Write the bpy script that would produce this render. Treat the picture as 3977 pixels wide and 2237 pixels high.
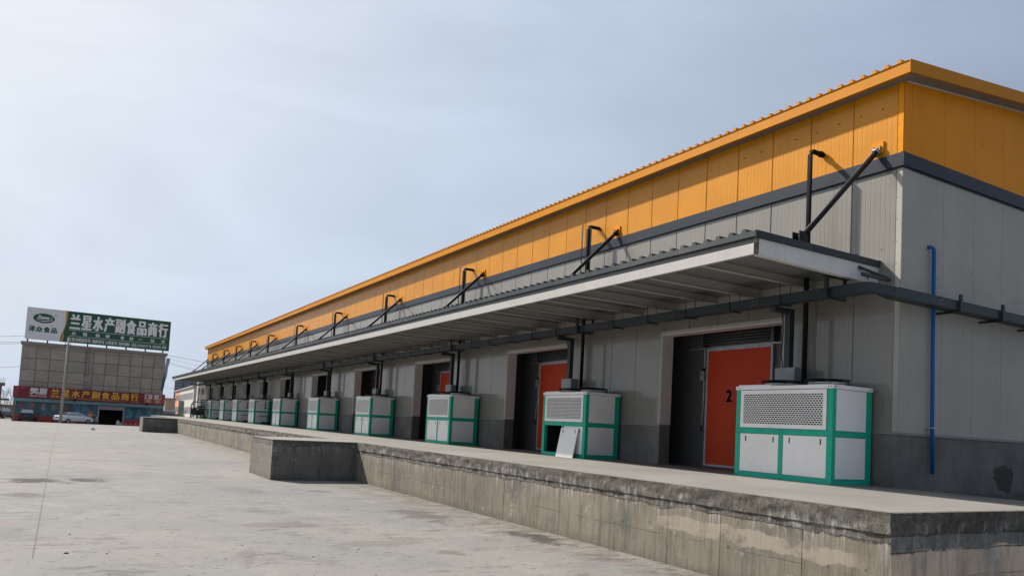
import bpy, math, random
from mathutils import Vector, Matrix, noise
random.seed(7)
R = math.radians
sc = bpy.context.scene
for o in list(bpy.data.objects): bpy.data.objects.remove(o)
COL = sc.collection

# ---------------------------------------------------------------- camera
cd = bpy.data.cameras.new('camera'); cam = bpy.data.objects.new('camera', cd); COL.objects.link(cam)
sc.camera = cam
yaw, pitch, roll = 0.5289682563849565, 0.06309497404344386, 0.05299554977183264
cyw, syw, cp, sp = math.cos(yaw), math.sin(yaw), math.cos(pitch), math.sin(pitch)
fwd = Vector((syw*cp, cyw*cp, sp)); rgt = Vector((cyw, -syw, 0)); upv = rgt.cross(fwd)
c_, s_ = math.cos(roll), math.sin(roll)
r2 = rgt*c_ + upv*s_; u2 = -rgt*s_ + upv*c_
CAM = Vector((-13.062, -8.351, 0.722))
cam.matrix_world = Matrix(((r2.x, u2.x, -fwd.x, CAM.x), (r2.y, u2.y, -fwd.y, CAM.y), (r2.z, u2.z, -fwd.z, CAM.z), (0, 0, 0, 1)))
cd.sensor_width = 36; cd.sensor_fit = 'HORIZONTAL'; cd.lens = 2939.26/3977*36; cd.shift_y = 355.43/3977
cd.clip_start = 0.1; cd.clip_end = 6000

# ---------------------------------------------------------------- world, sun, exposure
SUN = Vector((-0.5, 0.99, 1.0)).normalized()         # towards the sun
el = math.asin(SUN.z); az = math.atan2(SUN.x, SUN.y)
w = bpy.data.worlds.new('World'); sc.world = w; w.use_nodes = True
nt = w.node_tree; nt.nodes.clear()
def wn(t, **k):
    n = nt.nodes.new(t)
    for a, b in k.items(): setattr(n, a, b)
    return n
sky = wn('ShaderNodeTexSky', sky_type='NISHITA', sun_disc=False)
sky.sun_elevation = el; sky.sun_rotation = az; sky.dust_density = 3.0; sky.air_density = 1.0; sky.ozone_density = 1.5
tc = wn('ShaderNodeTexCoord')
nm = wn('ShaderNodeVectorMath', operation='NORMALIZE'); nt.links.new(tc.outputs['Generated'], nm.inputs[0])
dt = wn('ShaderNodeVectorMath', operation='DOT_PRODUCT'); nt.links.new(nm.outputs[0], dt.inputs[0]); dt.inputs[1].default_value = SUN
rp = wn('ShaderNodeValToRGB')                          # veil of thin cloud, brighter round the hidden sun
nt.links.new(dt.outputs['Value'], rp.inputs[0])
e = rp.color_ramp.elements
e[0].position = 0.0; e[0].color = (3.1, 3.72, 4.7, 1)
e[1].position = 1.0; e[1].color = (9.0, 9.4, 9.9, 1)
for p_, c4 in ((0.25, (3.85, 4.6, 5.95, 1)), (0.45, (4.9, 5.78, 7.25, 1)), (0.68, (6.3, 7.2, 8.6, 1))):
    q = e.new(p_); q.color = c4
mp = wn('ShaderNodeMapping'); nt.links.new(nm.outputs[0], mp.inputs[0]); mp.inputs['Scale'].default_value = (1.0, 1.0, 2.6)
mp.inputs['Rotation'].default_value = (0.25, 0.1, 0.4)
nz = wn('ShaderNodeTexNoise'); nz.inputs['Scale'].default_value = 1.7; nz.inputs['Detail'].default_value = 3; nz.inputs['Roughness'].default_value = 0.52; nz.inputs['Distortion'].default_value = 0.5
nt.links.new(mp.outputs[0], nz.inputs['Vector'])
mr = wn('ShaderNodeMapRange'); nt.links.new(nz.outputs[0], mr.inputs[0]); mr.inputs[1].default_value = 0.3; mr.inputs[2].default_value = 0.7; mr.inputs[3].default_value = 0.74; mr.inputs[4].default_value = 0.97
mx = wn('ShaderNodeMix', data_type='RGBA'); nt.links.new(mr.outputs[0], mx.inputs[0]); nt.links.new(sky.outputs[0], mx.inputs[6]); nt.links.new(rp.outputs[0], mx.inputs[7])
nz2 = wn('ShaderNodeTexNoise'); nz2.inputs['Scale'].default_value = 2.6; nz2.inputs['Detail'].default_value = 3; nz2.inputs['Roughness'].default_value = 0.55; nz2.inputs['Distortion'].default_value = 0.8; nt.links.new(mp.outputs[0], nz2.inputs['Vector'])
mr2 = wn('ShaderNodeMapRange'); nt.links.new(nz2.outputs[0], mr2.inputs[0]); mr2.inputs[1].default_value = 0.3; mr2.inputs[2].default_value = 0.7; mr2.inputs[3].default_value = 0.92; mr2.inputs[4].default_value = 1.05
vs2 = wn('ShaderNodeVectorMath', operation='SCALE'); nt.links.new(mx.outputs[2], vs2.inputs[0]); nt.links.new(mr2.outputs[0], vs2.inputs['Scale'])
bg = wn('ShaderNodeBackground'); bg.inputs['Strength'].default_value = 0.0647; nt.links.new(vs2.outputs[0], bg.inputs[0])
ow = wn('ShaderNodeOutputWorld'); nt.links.new(bg.outputs[0], ow.inputs[0])
sd = bpy.data.lights.new('sun', 'SUN'); sd.energy = 5.0; sd.angle = R(1.6); sd.color = (1.0, 0.93, 0.83)
so = bpy.data.objects.new('sun', sd); COL.objects.link(so); so.rotation_euler = SUN.to_track_quat('Z', 'Y').to_euler(); so.location = SUN*60
sc.view_settings.view_transform = 'Standard'; sc.view_settings.look = 'None'; sc.view_settings.gamma = 1
sc.view_settings.use_curve_mapping = False; sc.view_settings.exposure = 0.62

# ---------------------------------------------------------------- materials
MATS = {}
def mat(name, col, rough=0.6, metal=0.0, var=0.0, vscale=3.0, bump=0.0, bscale=40.0, spec=0.5, streak=0.0, dust=0.0):
    """painted / plain surface with soft large-scale variation, optional fine relief and vertical streaks"""
    if name in MATS: return MATS[name]
    m = bpy.data.materials.new(name); m.use_nodes = True; t = m.node_tree; b = t.nodes['Principled BSDF']
    b.inputs['Base Color'].default_value = (*col, 1); b.inputs['Roughness'].default_value = rough; b.inputs['Metallic'].default_value = metal
    b.inputs['Specular IOR Level'].default_value = spec
    N = t.nodes.new; L = t.links.new
    if var or streak or dust or bump:
        g = N('ShaderNodeNewGeometry')
    if var or streak or dust:
        n1 = N('ShaderNodeTexNoise'); n1.inputs['Scale'].default_value = vscale; n1.inputs['Detail'].default_value = 6; n1.inputs['Roughness'].default_value = 0.6
        L(g.outputs['Position'], n1.inputs['Vector'])
        r1 = N('ShaderNodeMapRange'); L(n1.outputs[0], r1.inputs[0]); r1.inputs[1].default_value = .3; r1.inputs[2].default_value = .7
        r1.inputs[3].default_value = 1-var; r1.inputs[4].default_value = 1+var
        val = r1.outputs[0]
        if streak:
            ma = N('ShaderNodeMapping'); L(g.outputs['Position'], ma.inputs[0]); ma.inputs['Scale'].default_value = (7, 7, .5)
            n2 = N('ShaderNodeTexNoise'); n2.inputs['Scale'].default_value = 1.5; n2.inputs['Detail'].default_value = 5; L(ma.outputs[0], n2.inputs['Vector'])
            r3 = N('ShaderNodeMapRange'); L(n2.outputs[0], r3.inputs[0]); r3.inputs[1].default_value = .35; r3.inputs[2].default_value = .7
            r3.inputs[3].default_value = 1; r3.inputs[4].default_value = 1-streak
            mm = N('ShaderNodeMath'); mm.operation = 'MULTIPLY'; L(val, mm.inputs[0]); L(r3.outputs[0], mm.inputs[1]); val = mm.outputs[0]
        vm = N('ShaderNodeVectorMath'); vm.operation = 'SCALE'; vm.inputs[0].default_value = col; L(val, vm.inputs['Scale'])
        out = vm.outputs[0]
        if dust:
            n3 = N('ShaderNodeTexNoise'); n3.inputs['Scale'].default_value = 1.3; n3.inputs['Detail'].default_value = 8; L(g.outputs['Position'], n3.inputs['Vector'])
            r4 = N('ShaderNodeMapRange'); L(n3.outputs[0], r4.inputs[0]); r4.inputs[1].default_value = .45; r4.inputs[2].default_value = .75; r4.inputs[4].default_value = dust
            mi = N('ShaderNodeMix'); mi.data_type = 'RGBA'; L(r4.outputs[0], mi.inputs[0]); L(out, mi.inputs[6]); mi.inputs[7].default_value = (.42, .38, .32, 1); out = mi.outputs[2]
        L(out, b.inputs['Base Color'])
    if bump:
        n4 = N('ShaderNodeTexNoise'); n4.inputs['Scale'].default_value = bscale; n4.inputs['Detail'].default_value = 4; L(g.outputs['Position'], n4.inputs['Vector'])
        bu = N('ShaderNodeBump'); bu.inputs['Strength'].default_value = bump; bu.inputs['Distance'].default_value = .01; L(n4.outputs[0], bu.inputs['Height']); L(bu.outputs[0], b.inputs['Normal'])
    MATS[name] = m; return m

class G:
    """tiny node-graph helper"""
    def __init__(s, name, rough=.85):
        s.m = bpy.data.materials.new(name); s.m.use_nodes = True; s.t = s.m.node_tree; s.b = s.t.nodes['Principled BSDF']
        s.b.inputs['Roughness'].default_value = rough; s.pos = s.t.nodes.new('ShaderNodeNewGeometry').outputs['Position']
        s.b.inputs['Specular IOR Level'].default_value = .25
    def link(s, a, b): s.t.links.new(a, b)
    def noise(s, scale, det=5, vec=None, sc3=None, rough=.55, loc=(0, 0, 0), dist=0):
        v = vec or s.pos
        if sc3 or loc != (0, 0, 0):
            m = s.t.nodes.new('ShaderNodeMapping'); s.link(v, m.inputs[0]); m.inputs['Scale'].default_value = sc3 or (1, 1, 1); m.inputs['Location'].default_value = loc; v = m.outputs[0]
        n = s.t.nodes.new('ShaderNodeTexNoise'); s.link(v, n.inputs['Vector']); n.inputs['Scale'].default_value = scale; n.inputs['Detail'].default_value = det
        n.inputs['Roughness'].default_value = rough; n.inputs['Distortion'].default_value = dist
        return n.outputs[0]
    def ramp(s, v, a, b, lo=0., hi=1., smooth=True):
        r = s.t.nodes.new('ShaderNodeMapRange'); r.interpolation_type = 'SMOOTHSTEP' if smooth else 'LINEAR'
        s.link(v, r.inputs[0]); r.inputs[1].default_value = a; r.inputs[2].default_value = b; r.inputs[3].default_value = lo; r.inputs[4].default_value = hi
        return r.outputs[0]
    def math(s, op, a, b=None):
        m = s.t.nodes.new('ShaderNodeMath'); m.operation = op
        for i, v in enumerate((a, b)):
            if v is None: continue
            if isinstance(v, (int, float)): m.inputs[i].default_value = v
            else: s.link(v, m.inputs[i])
        return m.outputs[0]
    def mix(s, f, a, b, mode='MIX'):
        m = s.t.nodes.new('ShaderNodeMix'); m.data_type = 'RGBA'; m.blend_type = mode
        for i, v in ((0, f), (6, a), (7, b)):
            if isinstance(v, tuple): m.inputs[i].default_value = (*v, 1)
            elif isinstance(v, (int, float)): m.inputs[i].default_value = v
            else: s.link(v, m.inputs[i])
        return m.outputs[2]
    def xyz(s):
        n = s.t.nodes.new('ShaderNodeSeparateXYZ'); s.link(s.pos, n.inputs[0]); return n.outputs
    def blob(s, c, r):
        """soft mask, 1 at point c falling to 0 at radii r"""
        m = s.t.nodes.new('ShaderNodeMapping'); m.vector_type = 'POINT'
        s.link(s.pos, m.inputs[0]); m.inputs['Scale'].default_value = (1/r[0], 1/r[1], 0)
        m.inputs['Location'].default_value = (-c[0]/r[0], -c[1]/r[1], 0)
        l = s.t.nodes.new('ShaderNodeVectorMath'); l.operation = 'LENGTH'; s.link(m.outputs[0], l.inputs[0])
        return s.ramp(l.outputs['Value'], 1, 0)
    def finish(s, col, h=None, strength=.4, dist=.02):
        s.link(col, s.b.inputs['Base Color'])
        if h is not None:
            b = s.t.nodes.new('ShaderNodeBump'); b.inputs['Strength'].default_value = strength; b.inputs['Distance'].default_value = dist
            s.link(h, b.inputs['Height']); s.link(b.outputs[0], s.b.inputs['Normal'])
        return s.m

def ground_material():
    g = G('yard_concrete', .88); X, Y, Z = g.xyz()
    big = g.noise(.14, 6, rough=.6); mid = g.noise(.7, 8, rough=.7, dist=.5); fine = g.noise(9, 6, rough=.7)
    c = g.mix(g.ramp(big, .38, .62), (0.172, 0.172, 0.172), (0.203, 0.194, 0.178))
    c = g.mix(g.ramp(g.noise(.33, 6, loc=(5, 5, 0), rough=.65), .44, .60, 0, .55), c, (0.158, 0.159, 0.164))
    pal = g.noise(.9, 8, loc=(3, 3, 0), rough=.72, dist=.4); c = g.mix(g.ramp(pal, .53, .64, 0, .45), c, (0.240, 0.229, 0.209))
    c = g.mix(g.ramp(mid, .54, .64, 0, .6), c, (0.127, 0.121, 0.114))
    c = g.mix(g.ramp(fine, .5, .75, 0, .35), c, (0.108, 0.101, 0.089))
    st = g.noise(1.5, 9, sc3=(.75, 1.5, 1), rough=.8, loc=(1, 8, 0)); c = g.mix(g.ramp(st, .56, .61, 0, .65), c, (0.089, 0.081, 0.069))
    st2 = g.noise(5.5, 6, sc3=(.6, 1.3, 1), rough=.7); c = g.mix(g.ramp(st2, .61, .66, 0, .7), c, (0.074, 0.066, 0.058))
    spk = g.noise(24, 3, rough=.6); c = g.mix(g.ramp(spk, .66, .71, 0, .75), c, (0.046, 0.043, 0.039))
    spk2 = g.noise(11, 2, rough=.5, loc=(2, 2, 0)); c = g.mix(g.ramp(spk2, .71, .73, 0, .85), c, (0.035, 0.033, 0.031))
    # dirt washed against the dock foot
    foot = g.math('MULTIPLY', g.ramp(X, -7.6, -5.2), g.ramp(g.noise(1.6, 7, rough=.72, sc3=(.8, 1.2, 1)), .42, .58))
    c = g.mix(g.math('MULTIPLY', foot, .7), c, (.135, .11, .085))
    foot2 = g.math('MULTIPLY', g.ramp(X, -6.7, -5.5), g.ramp(g.noise(2.4, 8, rough=.78, sc3=(.7, 1.3, 1), loc=(3, 9, 0)), .50, .57))
    c = g.mix(g.math('MULTIPLY', foot2, .85), c, (.09, .082, .072))
    # tracked dirt band and the dark damp patches on the left
    pn = g.noise(1.9, 10, rough=.86, sc3=(.8, 1.3, 1), loc=(5, 1, 0))
    for ctr, r_, k, cc, lo in (((-13.6, 13.75), (1.1, 1.5), .92, (.025, .025, .025), .40), ((-12.45, 14.0), (.8, 1.2), .92, (.025, .025, .025), .42),
                               ((-12.9, 13.1), (.5, .5), .9, (.025, .025, .025), .42), ((-13.7, 10.3), (.9, 1.0), .6, (.06, .05, .04), .42), ((-13.9, 6.2), (.5, .7), .45, (.2, .15, .115), .3),
                               ((-7.2, 11.3), (.7, .5), .6, (.06, .055, .048), .42), ((-5.75, 3.0), (.6, 1.6), .8, (.03, .028, .025), .38), ((-6.5, 6.2), (.9, 2.6), .6, (.055, .047, .04), .42),
                               ((-9.6, 5.2), (1.3, .8), .5, (.10, .088, .075), .42), ((-8.6, 3.0), (1.4, .7), .45, (.11, .096, .082), .42), ((-11, 25), (2.5, 3), .4, (.17, .165, .15), .46), ((-14, 40), (3, 5), .5, (.16, .145, .13), .46)):
        mk = g.ramp(g.math('ADD', g.blob(ctr, r_), g.math('MULTIPLY', g.math('SUBTRACT', pn, .5), 4.5)), .54, .66); c = g.mix(g.math('MULTIPLY', mk, k), c, cc)
    h = g.math('ADD', g.math('MULTIPLY', fine, .6), g.math('MULTIPLY', mid, .6))
    return g.finish(c, h, .35, .02)

def dock_material(name, lowa, lowb, topa, topb, line=-.31, end=False):
    """board-marked cast concrete: weathered lip on top, warm streaked face below"""
    g = G(name, .9); X, Y, Z = g.xyz()
    wob = g.math('SUBTRACT', g.noise(1.7, 7, rough=.68), .5)
    ed = g.math('ADD', Z, g.math('MULTIPLY', wob, .34))
    low = g.mix(g.ramp(g.noise(.55, 6, rough=.65), .36, .64), lowa, lowb)
    vs = g.noise(2.0, 8, sc3=(5, 5, .4), rough=.72); low = g.mix(g.ramp(vs, .46, .66, 0, .6), low, tuple(v*.52 for v in lowa))
    vf = g.noise(9, 5, sc3=(4, 4, .22), rough=.65); low = g.mix(g.ramp(vf, .54, .68, 0, .38), low, tuple(v*.45 for v in lowa))
    low = g.mix(g.ramp(g.noise(1.1, 8, loc=(4, 2, 7), rough=.75), .50, .66, 0, .75), low, tuple(sum(lowa)/3*.62+v*.04 for v in lowa))
    low = g.mix(g.ramp(g.noise(6, 3, loc=(1, 5, 2)), .68, .73, 0, .85), low, (.07, .06, .05))
    low = g.mix(g.ramp(g.noise(2.6, 6, sc3=(1, 1, 1.6), loc=(9, 9, 1), rough=.7), .60, .70, 0, .5), low, (.42, .40, .37))
    # the pour line halfway down and the rougher, damp-dark foot
    pl_ = g.math('ABSOLUTE', g.math('ADD', g.math('ADD', Z, .76), g.math('MULTIPLY', g.math('SUBTRACT', g.noise(.6, 3), .5), .10)))
    low = g.mix(g.math('MULTIPLY', g.ramp(pl_, .009, .0), g.ramp(g.noise(1.3, 3, loc=(3, 3, 3)), .42, .55)), low, tuple(v*.4 for v in lowa))
    low = g.mix(g.math('MULTIPLY', g.ramp(g.math('ADD', Z, g.math('MULTIPLY', wob, .5)), -1.0, -1.22), .5), low, tuple(v*.5 for v in lowa))
    if not end:
        pk = g.math('MULTIPLY', g.blob((-5.12, -1.1), (3, 2.2)), g.math('MULTIPLY', g.ramp(ed, -.70, -.66), g.ramp(ed, -.46, -.50)))
        low = g.mix(g.math('MULTIPLY', g.ramp(pk, .0, .25, 0, .8), g.ramp(g.noise(1.4, 6, loc=(2, 7, 7), rough=.7), .40, .52)), low, (.33, .285, .23))
    top = g.mix(g.ramp(g.noise(2.6, 9, rough=.8), .38, .60), topa, topb)
    top = g.mix(g.ramp(g.noise(17, 5, rough=.7), .48, .62, 0, .6), top, tuple(v*.55 for v in topa))
    k2 = g.math('MULTIPLY', g.ramp(g.math('ADD', Z, g.math('MULTIPLY', wob, .12)), -.08, -.17), g.ramp(g.noise(2.6, 8, sc3=(2.8, 2.8, .7), rough=.75, loc=(2, 6, 1)), .50, .60))
    top = g.mix(g.math('MULTIPLY', k2, .55), top, (.36, .355, .35))
    k = g.ramp(ed, line-.03, line)
    c = g.mix(k, low, top)
    drip = g.math('MULTIPLY', g.ramp(ed, line-.30, line-.02), g.ramp(g.noise(5, 6, sc3=(4, 4, .15), rough=.7, loc=(6, 0, 2)), .52, .62)); drip = g.math('MULTIPLY', drip, g.ramp(ed, line+.02, line-.02))
    c = g.mix(g.math('MULTIPLY', drip, .6), c, (.42, .41, .40))
    jl = g.math('ABSOLUTE', g.math('ADD', g.math('SUBTRACT', Z, line-.02), g.math('MULTIPLY', wob, .10))); c = g.mix(g.math('MULTIPLY', g.ramp(jl, .012, .0), g.ramp(g.noise(1.1, 4, loc=(7, 1, 1)), .40, .52)), c, (.05, .045, .04))
    h = g.math('ADD', g.math('MULTIPLY', g.noise(12, 6, rough=.75), g.math('ADD', g.math('MULTIPLY', k, .9), .22)), g.math('MULTIPLY', vs, .7))
    return g.finish(c, h, .6, .025)

def plaster_material(name, a, b, dk):
    g = G(name, .85); n1 = g.noise(1.0, 6, rough=.6); n2 = g.noise(2.0, 5, sc3=(3, 3, .6), loc=(2, 2, 2))
    c = g.mix(g.ramp(n1, .35, .65), a, b); c = g.mix(g.ramp(n2, .52, .70, 0, .5), c, dk)
    if name == 'kick_plaster':
        X, Y, Z = g.xyz()
        c = g.mix(g.math('MULTIPLY', g.ramp(X, .5, 1.6), g.ramp(g.math('ADD', Z, g.math('MULTIPLY', g.noise(1.5, 6, loc=(7, 0, 0)), .5)), .22, .12, 0, .7)), c, (.075, .072, .067))
    return g.finish(c, g.noise(18, 6, rough=.7), .35, .012)

def deck_material():
    g = G('deck_concrete', .85); X, Y, Z = g.xyz(); n1 = g.noise(.4, 7, rough=.65); n2 = g.noise(1.6, 8, rough=.75); n3 = g.noise(22, 3); n4 = g.noise(5, 6, sc3=(1.2, .7, 1), rough=.7)
    c = g.mix(g.ramp(n1, .36, .64), (0.178, 0.169, 0.156), (0.223, 0.212, 0.196)); c = g.mix(g.ramp(n2, .53, .66, 0, .5), c, (0.146, 0.135, 0.118))
    c = g.mix(g.ramp(n4, .60, .67, 0, .6), c, (0.112, 0.101, 0.086)); c = g.mix(g.ramp(n3, .68, .73, 0, .6), c, (0.075, 0.067, 0.060))
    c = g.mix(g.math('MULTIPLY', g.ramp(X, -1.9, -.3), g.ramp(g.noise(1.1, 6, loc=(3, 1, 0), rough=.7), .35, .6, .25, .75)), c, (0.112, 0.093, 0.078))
    return g.finish(c, g.noise(10, 6, rough=.7), .25, .012)

def panel_material(name, col, rough, spec=.5, lift=1.0, ior=1.5):
    """factory-painted sandwich panel: gentle oil-canning so the sheen ripples, faint runs"""
    g = G(name, rough); g.b.inputs['Specular IOR Level'].default_value = spec
    n1 = g.noise(.8, 4); n2 = g.noise(3, 6, sc3=(3.5, 3.5, .25), rough=.65, loc=(1, 3, 1))
    a = tuple(v*.93 for v in col); b = tuple(min(1, v*1.06) for v in col)
    c = g.mix(g.ramp(n1, .3, .7), a, b); c = g.mix(g.ramp(n2, .54, .72, 0, .45), c, tuple(v*q for v, q in zip(col, (.74, .67, .58))))
    sk = g.noise(16, 2, loc=(4, 4, 4)); c = g.mix(g.ramp(sk, .735, .76, 0, .5), c, tuple(v*.4 for v in col))
    vs = g.noise(2.2, 5, sc3=(5, 5, .22), rough=.6, loc=(8, 1, 3))
    g.b.inputs['Roughness'].default_value = .42; g.b.inputs['Coat Weight'].default_value = lift; g.b.inputs['Coat IOR'].default_value = ior
    r = g.ramp(vs, .3, .7, max(.03, rough-.04), rough+.08); g.link(r, g.b.inputs['Coat Roughness'])
    h = g.math('ADD', g.noise(1.3, 1, sc3=(1.5, 1.5, .5)), g.math('MULTIPLY', g.noise(5, 3, sc3=(2.4, 2.4, .10)), .5))
    return g.finish(c, h, .12, .02)

M = dict(
    ground=ground_material(), dock=dock_material('dock_concrete', (.172, .152, .122), (.232, .204, .163), (.075, .070, .060), (.135, .125, .107)),
    block=dock_material('block_concrete', (.150, .138, .120), (.192, .178, .157), (.108, .101, .089), (.155, .146, .130), -.16),
    endc=dock_material('end_concrete', (.60, .455, .32), (.74, .59, .44), (.16, .16, .15), (.225, .22, .21), -.42, True), deck=deck_material(),
    kick=plaster_material('kick_plaster', (.125, .119, .11), (.178, .169, .156), (.085, .081, .075)),
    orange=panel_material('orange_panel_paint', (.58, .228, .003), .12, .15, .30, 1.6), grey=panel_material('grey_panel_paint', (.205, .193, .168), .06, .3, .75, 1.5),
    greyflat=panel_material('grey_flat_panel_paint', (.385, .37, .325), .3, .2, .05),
    orangeflat=panel_material('orange_flat_panel_paint', (.76, .27, .003), .3, .1, .04),
    otrim=mat('orange_trim', (.54, .205, .003), .45, spec=.12, var=.06, vscale=2), band=mat('dark_band', (.015, .021, .034), .38, spec=.3, var=.12, vscale=1.5),
    navy=mat('dark_slate_metal', (.022, .031, .038), .45, var=.15, vscale=2, dust=.10, spec=.35), soffit=mat('soffit_grey', (.21, .215, .21), .5, var=.06),
    white=mat('white_steel_paint', (.41, .40, .38), .5, var=.08, vscale=1.5, streak=.06), deckunder=mat('canopy_underside', (.20, .20, .20), .55, var=.08),
    rust=mat('rust_stain', (.22, .09, .03), .8, var=.3, vscale=12),
    black=mat('black_insulation', (.007, .007, .008), .75, var=.2, vscale=8, spec=.15), blackm=mat('black_metal', (.009, .010, .011), .55, spec=.25),
    tray=mat('cable_tray_grey', (.026, .036, .042), .45, spec=.35, var=.12, vscale=1.5), steel=mat('galvanised_steel', (.32, .33, .34), .4, metal=.6, var=.1),
    green=mat('unit_green', (.005, .40, .265), .45, spec=.3, var=.05, vscale=3), uwhite=mat('unit_white', (.86, .84, .81), .45, var=.05, vscale=2.5, dust=.16), dark=mat('dark_void', (.012, .012, .013), .8),
    fin=mat('coil_fin', (.016, .017, .019), .6), bolt=mat('bolt_grey', (.10, .11, .11), .4),
    door=mat('door_red', (.50, .044, .006), .5, var=.07, vscale=1.2, streak=.05, spec=.2), film=mat('door_film', (.32, .36, .42), .35, var=.3, vscale=9), digit=mat('digit_blue', (.012, .035, .15), .5),
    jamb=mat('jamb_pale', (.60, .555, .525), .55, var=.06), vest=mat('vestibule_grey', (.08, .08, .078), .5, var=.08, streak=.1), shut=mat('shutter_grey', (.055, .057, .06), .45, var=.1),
    box=mat('box_grey', (.24, .26, .26), .45, var=.06), blue=mat('pipe_blue', (.002, .10, .36), .45, spec=.3, var=.06), chain=mat('chain_zinc', (.5, .5, .5), .4, metal=.5),
    redrail=mat('red_oxide', (.25, .03, .015), .6))

# ---------------------------------------------------------------- mesh helpers
class MB:
    def __init__(s): s.v = []; s.f = []; s.sm = []
    def face(s, pts, smooth=False):
        i = len(s.v); s.v += [tuple(p) for p in pts]; s.f.append(tuple(range(i, i+len(pts)))); s.sm.append(smooth); return s
    def box(s, x0, x1, y0, y1, z0, z1):
        x0, x1 = min(x0, x1), max(x0, x1); y0, y1 = min(y0, y1), max(y0, y1); z0, z1 = min(z0, z1), max(z0, z1)
        i = len(s.v); s.v += [(x0, y0, z0), (x1, y0, z0), (x1, y1, z0), (x0, y1, z0), (x0, y0, z1), (x1, y0, z1), (x1, y1, z1), (x0, y1, z1)]
        for q in ((0, 3, 2, 1), (4, 5, 6, 7), (0, 1, 5, 4), (1, 2, 6, 5), (2, 3, 7, 6), (3, 0, 4, 7)): s.f.append(tuple(i+k for k in q)); s.sm.append(False)
        return s
    def obox(s, c, ax, ay, az):
        """box about centre c with half-axis vectors"""
        c, ax, ay, az = map(Vector, (c, ax, ay, az)); i = len(s.v)
        for k in ((-1, -1, -1), (1, -1, -1), (1, 1, -1), (-1, 1, -1), (-1, -1, 1), (1, -1, 1), (1, 1, 1), (-1, 1, 1)): s.v.append(tuple(c+ax*k[0]+ay*k[1]+az*k[2]))
        for q in ((0, 3, 2, 1), (4, 5, 6, 7), (0, 1, 5, 4), (1, 2, 6, 5), (2, 3, 7, 6), (3, 0, 4, 7)): s.f.append(tuple(i+k for k in q)); s.sm.append(False)
        return s
    def tube(s, pts, r, n=8, caps=True, r1=None):
        pts = [Vector(p) for p in pts]; rings = []
        for k, p in enumerate(pts):
            d = (pts[min(k+1, len(pts)-1)]-pts[max(k-1, 0)]).normalized()
            a = Vector((0, 0, 1)) if abs(d.z) < .9 else Vector((1, 0, 0)); u = d.cross(a).normalized(); v = d.cross(u)
            rr = r if r1 is None else r+(r1-r)*k/(len(pts)-1)
            i = len(s.v); s.v += [tuple(p+u*rr*math.cos(2*math.pi*t/n)+v*rr*math.sin(2*math.pi*t/n)) for t in range(n)]; rings.append(i)
        for a, b in zip(rings, rings[1:]):
            for t in range(n): s.f.append((a+t, b+t, b+(t+1) % n, a+(t+1) % n)); s.sm.append(n > 5)
        if caps:
            s.f.append(tuple(rings[0]+t for t in range(n))); s.f.append(tuple(rings[-1]+n-1-t for t in range(n))); s.sm += [False, False]
        return s
    def prism(s, poly, axis, a, b):
        """extrude 2D polygon (given in the two other axes, in xyz order) from a to b"""
        def P(p, t): return {'x': (t, p[0], p[1]), 'y': (p[0], t, p[1]), 'z': (p[0], p[1], t)}[axis]
        i = len(s.v); n = len(poly); s.v += [P(p, a) for p in poly]+[P(p, b) for p in poly]
        for k in range(n): s.f.append((i+k, i+(k+1) % n, i+n+(k+1) % n, i+n+k)); s.sm.append(False)
        s.f.append(tuple(i+k for k in range(n-1, -1, -1))); s.f.append(tuple(i+n+k for k in range(n))); s.sm += [False, False]
        return s
    def mesh(s, name, m):
        me = bpy.data.meshes.new(name); me.from_pydata(s.v, [], s.f); me.materials.append(m)
        me.polygons.foreach_set('use_smooth', s.sm); me.update()
        bm_fix(me); return me
    def build(s, name, m, parent=None, loc=(0, 0, 0)):
        return put(name, s.mesh(name, m), parent, loc)
import bmesh
def bm_fix(me):
    b = bmesh.new(); b.from_mesh(me); bmesh.ops.recalc_face_normals(b, faces=b.faces[:]); b.to_mesh(me); b.free()
def put(name, me, parent=None, loc=(0, 0, 0), rz=0.0):
    o = bpy.data.objects.new(name, me); COL.objects.link(o); o.location = loc; o.rotation_euler.z = rz
    if parent: o.parent = parent
    return o
def tag(o, label=None, cat=None, group=None, kind=None):
    for k, v in (('label', label), ('category', cat), ('group', group), ('kind', kind)):
        if v: o[k] = v
    return o
def thing(name, label, cat, loc=(0, 0, 0), group=None, rz=0.0):
    o = bpy.data.objects.new(name, None); COL.objects.link(o); o.location = loc; o.rotation_euler.z = rz; o.empty_display_size = .2
    return tag(o, label, cat, group)
def copy_tree(o, parent=None):
    c = o.copy(); COL.objects.link(c)
    if parent: c.parent = parent
    for ch in list(o.children): copy_tree(ch, c)
    return c
def chars(lines, m, parent):
    return [W(text([l], m, parent, 'character')) for l in lines]
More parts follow.
